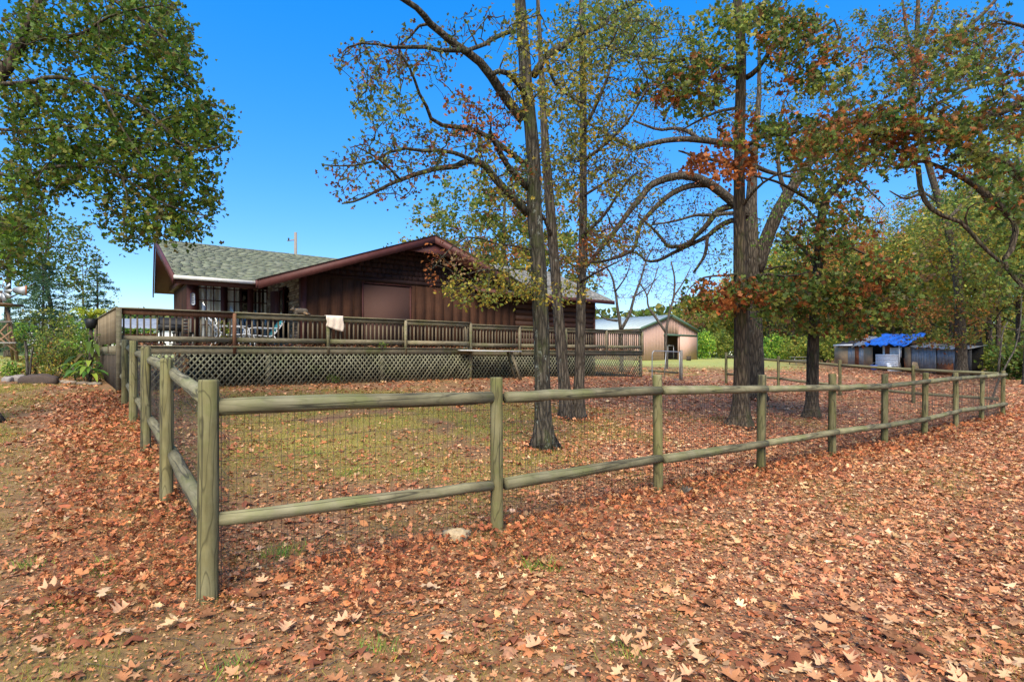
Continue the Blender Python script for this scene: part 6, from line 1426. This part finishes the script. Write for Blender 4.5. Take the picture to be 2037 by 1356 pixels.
for q, (x_, lab) in enumerate(((122, 'flat tan edging stone right of the long dark rock'), (140, 'flat edging stone second from the long dark rock'), (166, 'flat brown edging stone near the deck'), (190, 'small edging stone against the deck corner'))):
    rock('edging_stone', lab, g_(x_, 757, 15.2 - q * .1), .16, .1, .05, ((.30, .24, .18), (.26, .2, .15), (.17, .13, .1), (.2, .17, .13))[q], 6 + q)
rock('field_rock', 'pale tan rock lying in leaves by the front fence', tuple(np.array(base_of(908, 1078)) + [0, 0, .03]), .12, .08, .055, (.36, .27, .16), 12)
# splintered stump by the fence
b = base_of(1362, 992); st_ = thing('tree_stump', 'small splintered stump in the leaves by the front fence', 'stump', b)
for q in range(13):
    an = RNG.uniform(0, 6.28); r_ = RNG.uniform(0, .09); p = np.array(b) + [math.cos(an) * r_, math.sin(an) * r_ * .6, -.04]; h_ = RNG.uniform(.08, .22)
    MB().tube([p, p + [RNG.normal(0, .015) + .015, 0, h_ * .45], p + [RNG.normal(0, .03) + .05, RNG.normal(0, .02), h_]], [.042, .034, .006], 7, True, None, .2).build('splinter', 'skirt_wood' if q % 3 else 'bark_pale', st_)
# dry vine on the lattice and sprouts at the deck
t = Tree('dry_vine', 'dry tan-leaved vine climbing the lattice beside the left fence', W(1.2, 11.9, gz1(*abxy(1.2, 11.9))), 'bark_pale', None, 'vine')
Yv = abxy(1.2, 11.9)[1]
t.px([(335, 765), (330, 740), (345, 715), (375, 708)], Yv, 1.2, .6, 'stem', k=5); t.px([(335, 755), (318, 725), (305, 705)], Yv, 1.1, .6, 'stem', k=5); t.region(345, 722, 45, 18, Yv, .06, 26, 4, .10, 'dead', 'mid', .006, .003, .05, 3); t.done()
b = W(5.2, 11.85, gz1(*abxy(5.2, 11.85))); shrub('sprout', 'small green sprout at the foot of the lattice below the towel', b, .28, .18, 24, 6, .07, 'green', 'ell', 5, None, 'plant', .04)
b = W(6.8, 12.0, FL); shrub('sprout', 'bright weed growing out of the deck edge right of the towel', b, .16, .1, 10, 6, .06, 'bright', 'ell', 4, None, 'plant', .03)
b = W(2.35, 12.25, FL + .12); shrub('sprout', 'yellow green potted plant behind the balusters left of the second post', b, .2, .28, 18, 6, .07, 'fern', 'ell', 4, None, 'plant', .04)
# utility pole behind the roof
p = at(588, 706, 60); up = thing('utility_pole', 'grey wooden utility pole rising behind the green roof', 'pole', (p[0], 60, gz1(p[0], 60)))
MB().tube([(p[0], 60, up.location.z), (p[0], 60, 15)], [.2, .15], 10).build('pole_shaft', 'pole_wood', up, True)
MB().tube([(p[0] - .9, 60, 14.1), (p[0], 60, 14.2)], .06, 6).build('arm', 'pole_wood', up); MB().tube([(p[0] - .75, 60, 14.1), (p[0] - .75, 60, 14.4)], .08, 6).build('insulator', 'dark_metal', up)
# white house far behind the deck on the left
fh = thing('white_house', 'low white house far off behind the left end of the deck', 'house', (-43, 66, gz1(-43, 66))); z = fh.location.z
MB().box(-58, -37.5, 66, 72, z, z + 3.2).build('wall', 'white_paint', fh)
MB().add([(-58.4, 65.5, z + 3.2), (-37, 65.5, z + 3.2), (-37, 72.5, z + 3.2), (-58.4, 72.5, z + 3.2), (-58.4, 69, z + 4.6), (-37, 69, z + 4.6)], [[0, 1, 5, 4], [2, 3, 4, 5]], [[1, 2, 5], [3, 0, 4]]).build('roof', 'tin_grey', fh)
for q in range(6):
    x = -56.5 + q * 3.3; wn = MB().box(x, x + 1.1, 65.93, 66.05, z + 1.1, z + 2.3).build('window', 'dark_metal', fh); MB().box(x - .08, x + 1.18, 65.9, 65.925, z + 1.0, z + 1.08).build('sill', 'white_paint', wn)
# wooded hill on the horizon at the left
hx = np.linspace(-620, -60, 70); V = []; 
for yy, hh in ((300, 0), (330, 16), (380, 25), (450, 18)):
    V += [(x, yy, 1.4 + hh * (.85 + .25 * math.sin(x * .021) + .1 * math.sin(x * .09)) * min(1, (-x - 40) / 120)) for x in hx]
n = len(hx); hill = MB().add(V, [[j * n + i_, j * n + i_ + 1, (j + 1) * n + i_ + 1, (j + 1) * n + i_] for j in range(3) for i_ in range(n - 1)], c=(.05, .07, .03)).build('hill', 'hillside', None, True); tag(hill, kind='structure')
M = MB(); n = 9000; X = RNG.uniform(-600, -80, n); f_ = RNG.random(n); Yq = 300 + 85 * f_; zz = 1.4 + np.interp(Yq, [300, 330, 380, 450], [0, 16, 25, 18]) * (.85 + .25 * np.sin(X * .021) + .1 * np.sin(X * .09)) * np.minimum(1, (-X - 40) / 120)
leaves(M, 'quad', np.c_[X, Yq, zz + RNG.uniform(-1, 4, n)], RNG.uniform(2.5, 5.5, n), pal_cols('green', n) * .9, 9, .4); tag(M.build('far_woods', 'foliage'), 'distant wooded ridge on the left horizon', 'woods', kind='stuff')
# far tree line closing the field
M = MB(); n = 16000; X = RNG.uniform(-40, 190, n); Yq = RNG.uniform(118, 140, n); H = 9 + 4 * vnoise(X, Yq * 0, 9, 4); zz = 1.2 + H * RNG.random(n) ** .8
leaves(M, 'quad', np.c_[X, Yq, zz], RNG.uniform(.9, 2.0, n), pal_cols('ygreen', n) * RNG.uniform(.55, 1.0, (n, 1)), 9, .4); tag(M.build('far_woods', 'foliage'), 'far line of mixed autumn woods closing the field', 'woods', kind='stuff')
M = MB(); n = 9000; X = RNG.uniform(28, 110, n); Yq = RNG.uniform(76, 100, n); zz = .5 + 10 * RNG.random(n) ** .9
leaves(M, 'quad', np.c_[X, Yq, zz], RNG.uniform(.6, 1.3, n), pal_cols('ygreen', n) * RNG.uniform(.5, 1.1, (n, 1)), 9, .4); tag(M.build('far_woods', 'foliage'), 'deep undergrowth and saplings filling the woods behind the tin shed', 'woods', kind='stuff')
for o in list(bpy.data.objects):
    if o.type == 'MESH' and not o.data.materials: o.data.materials.append(MT['deck_wood'])
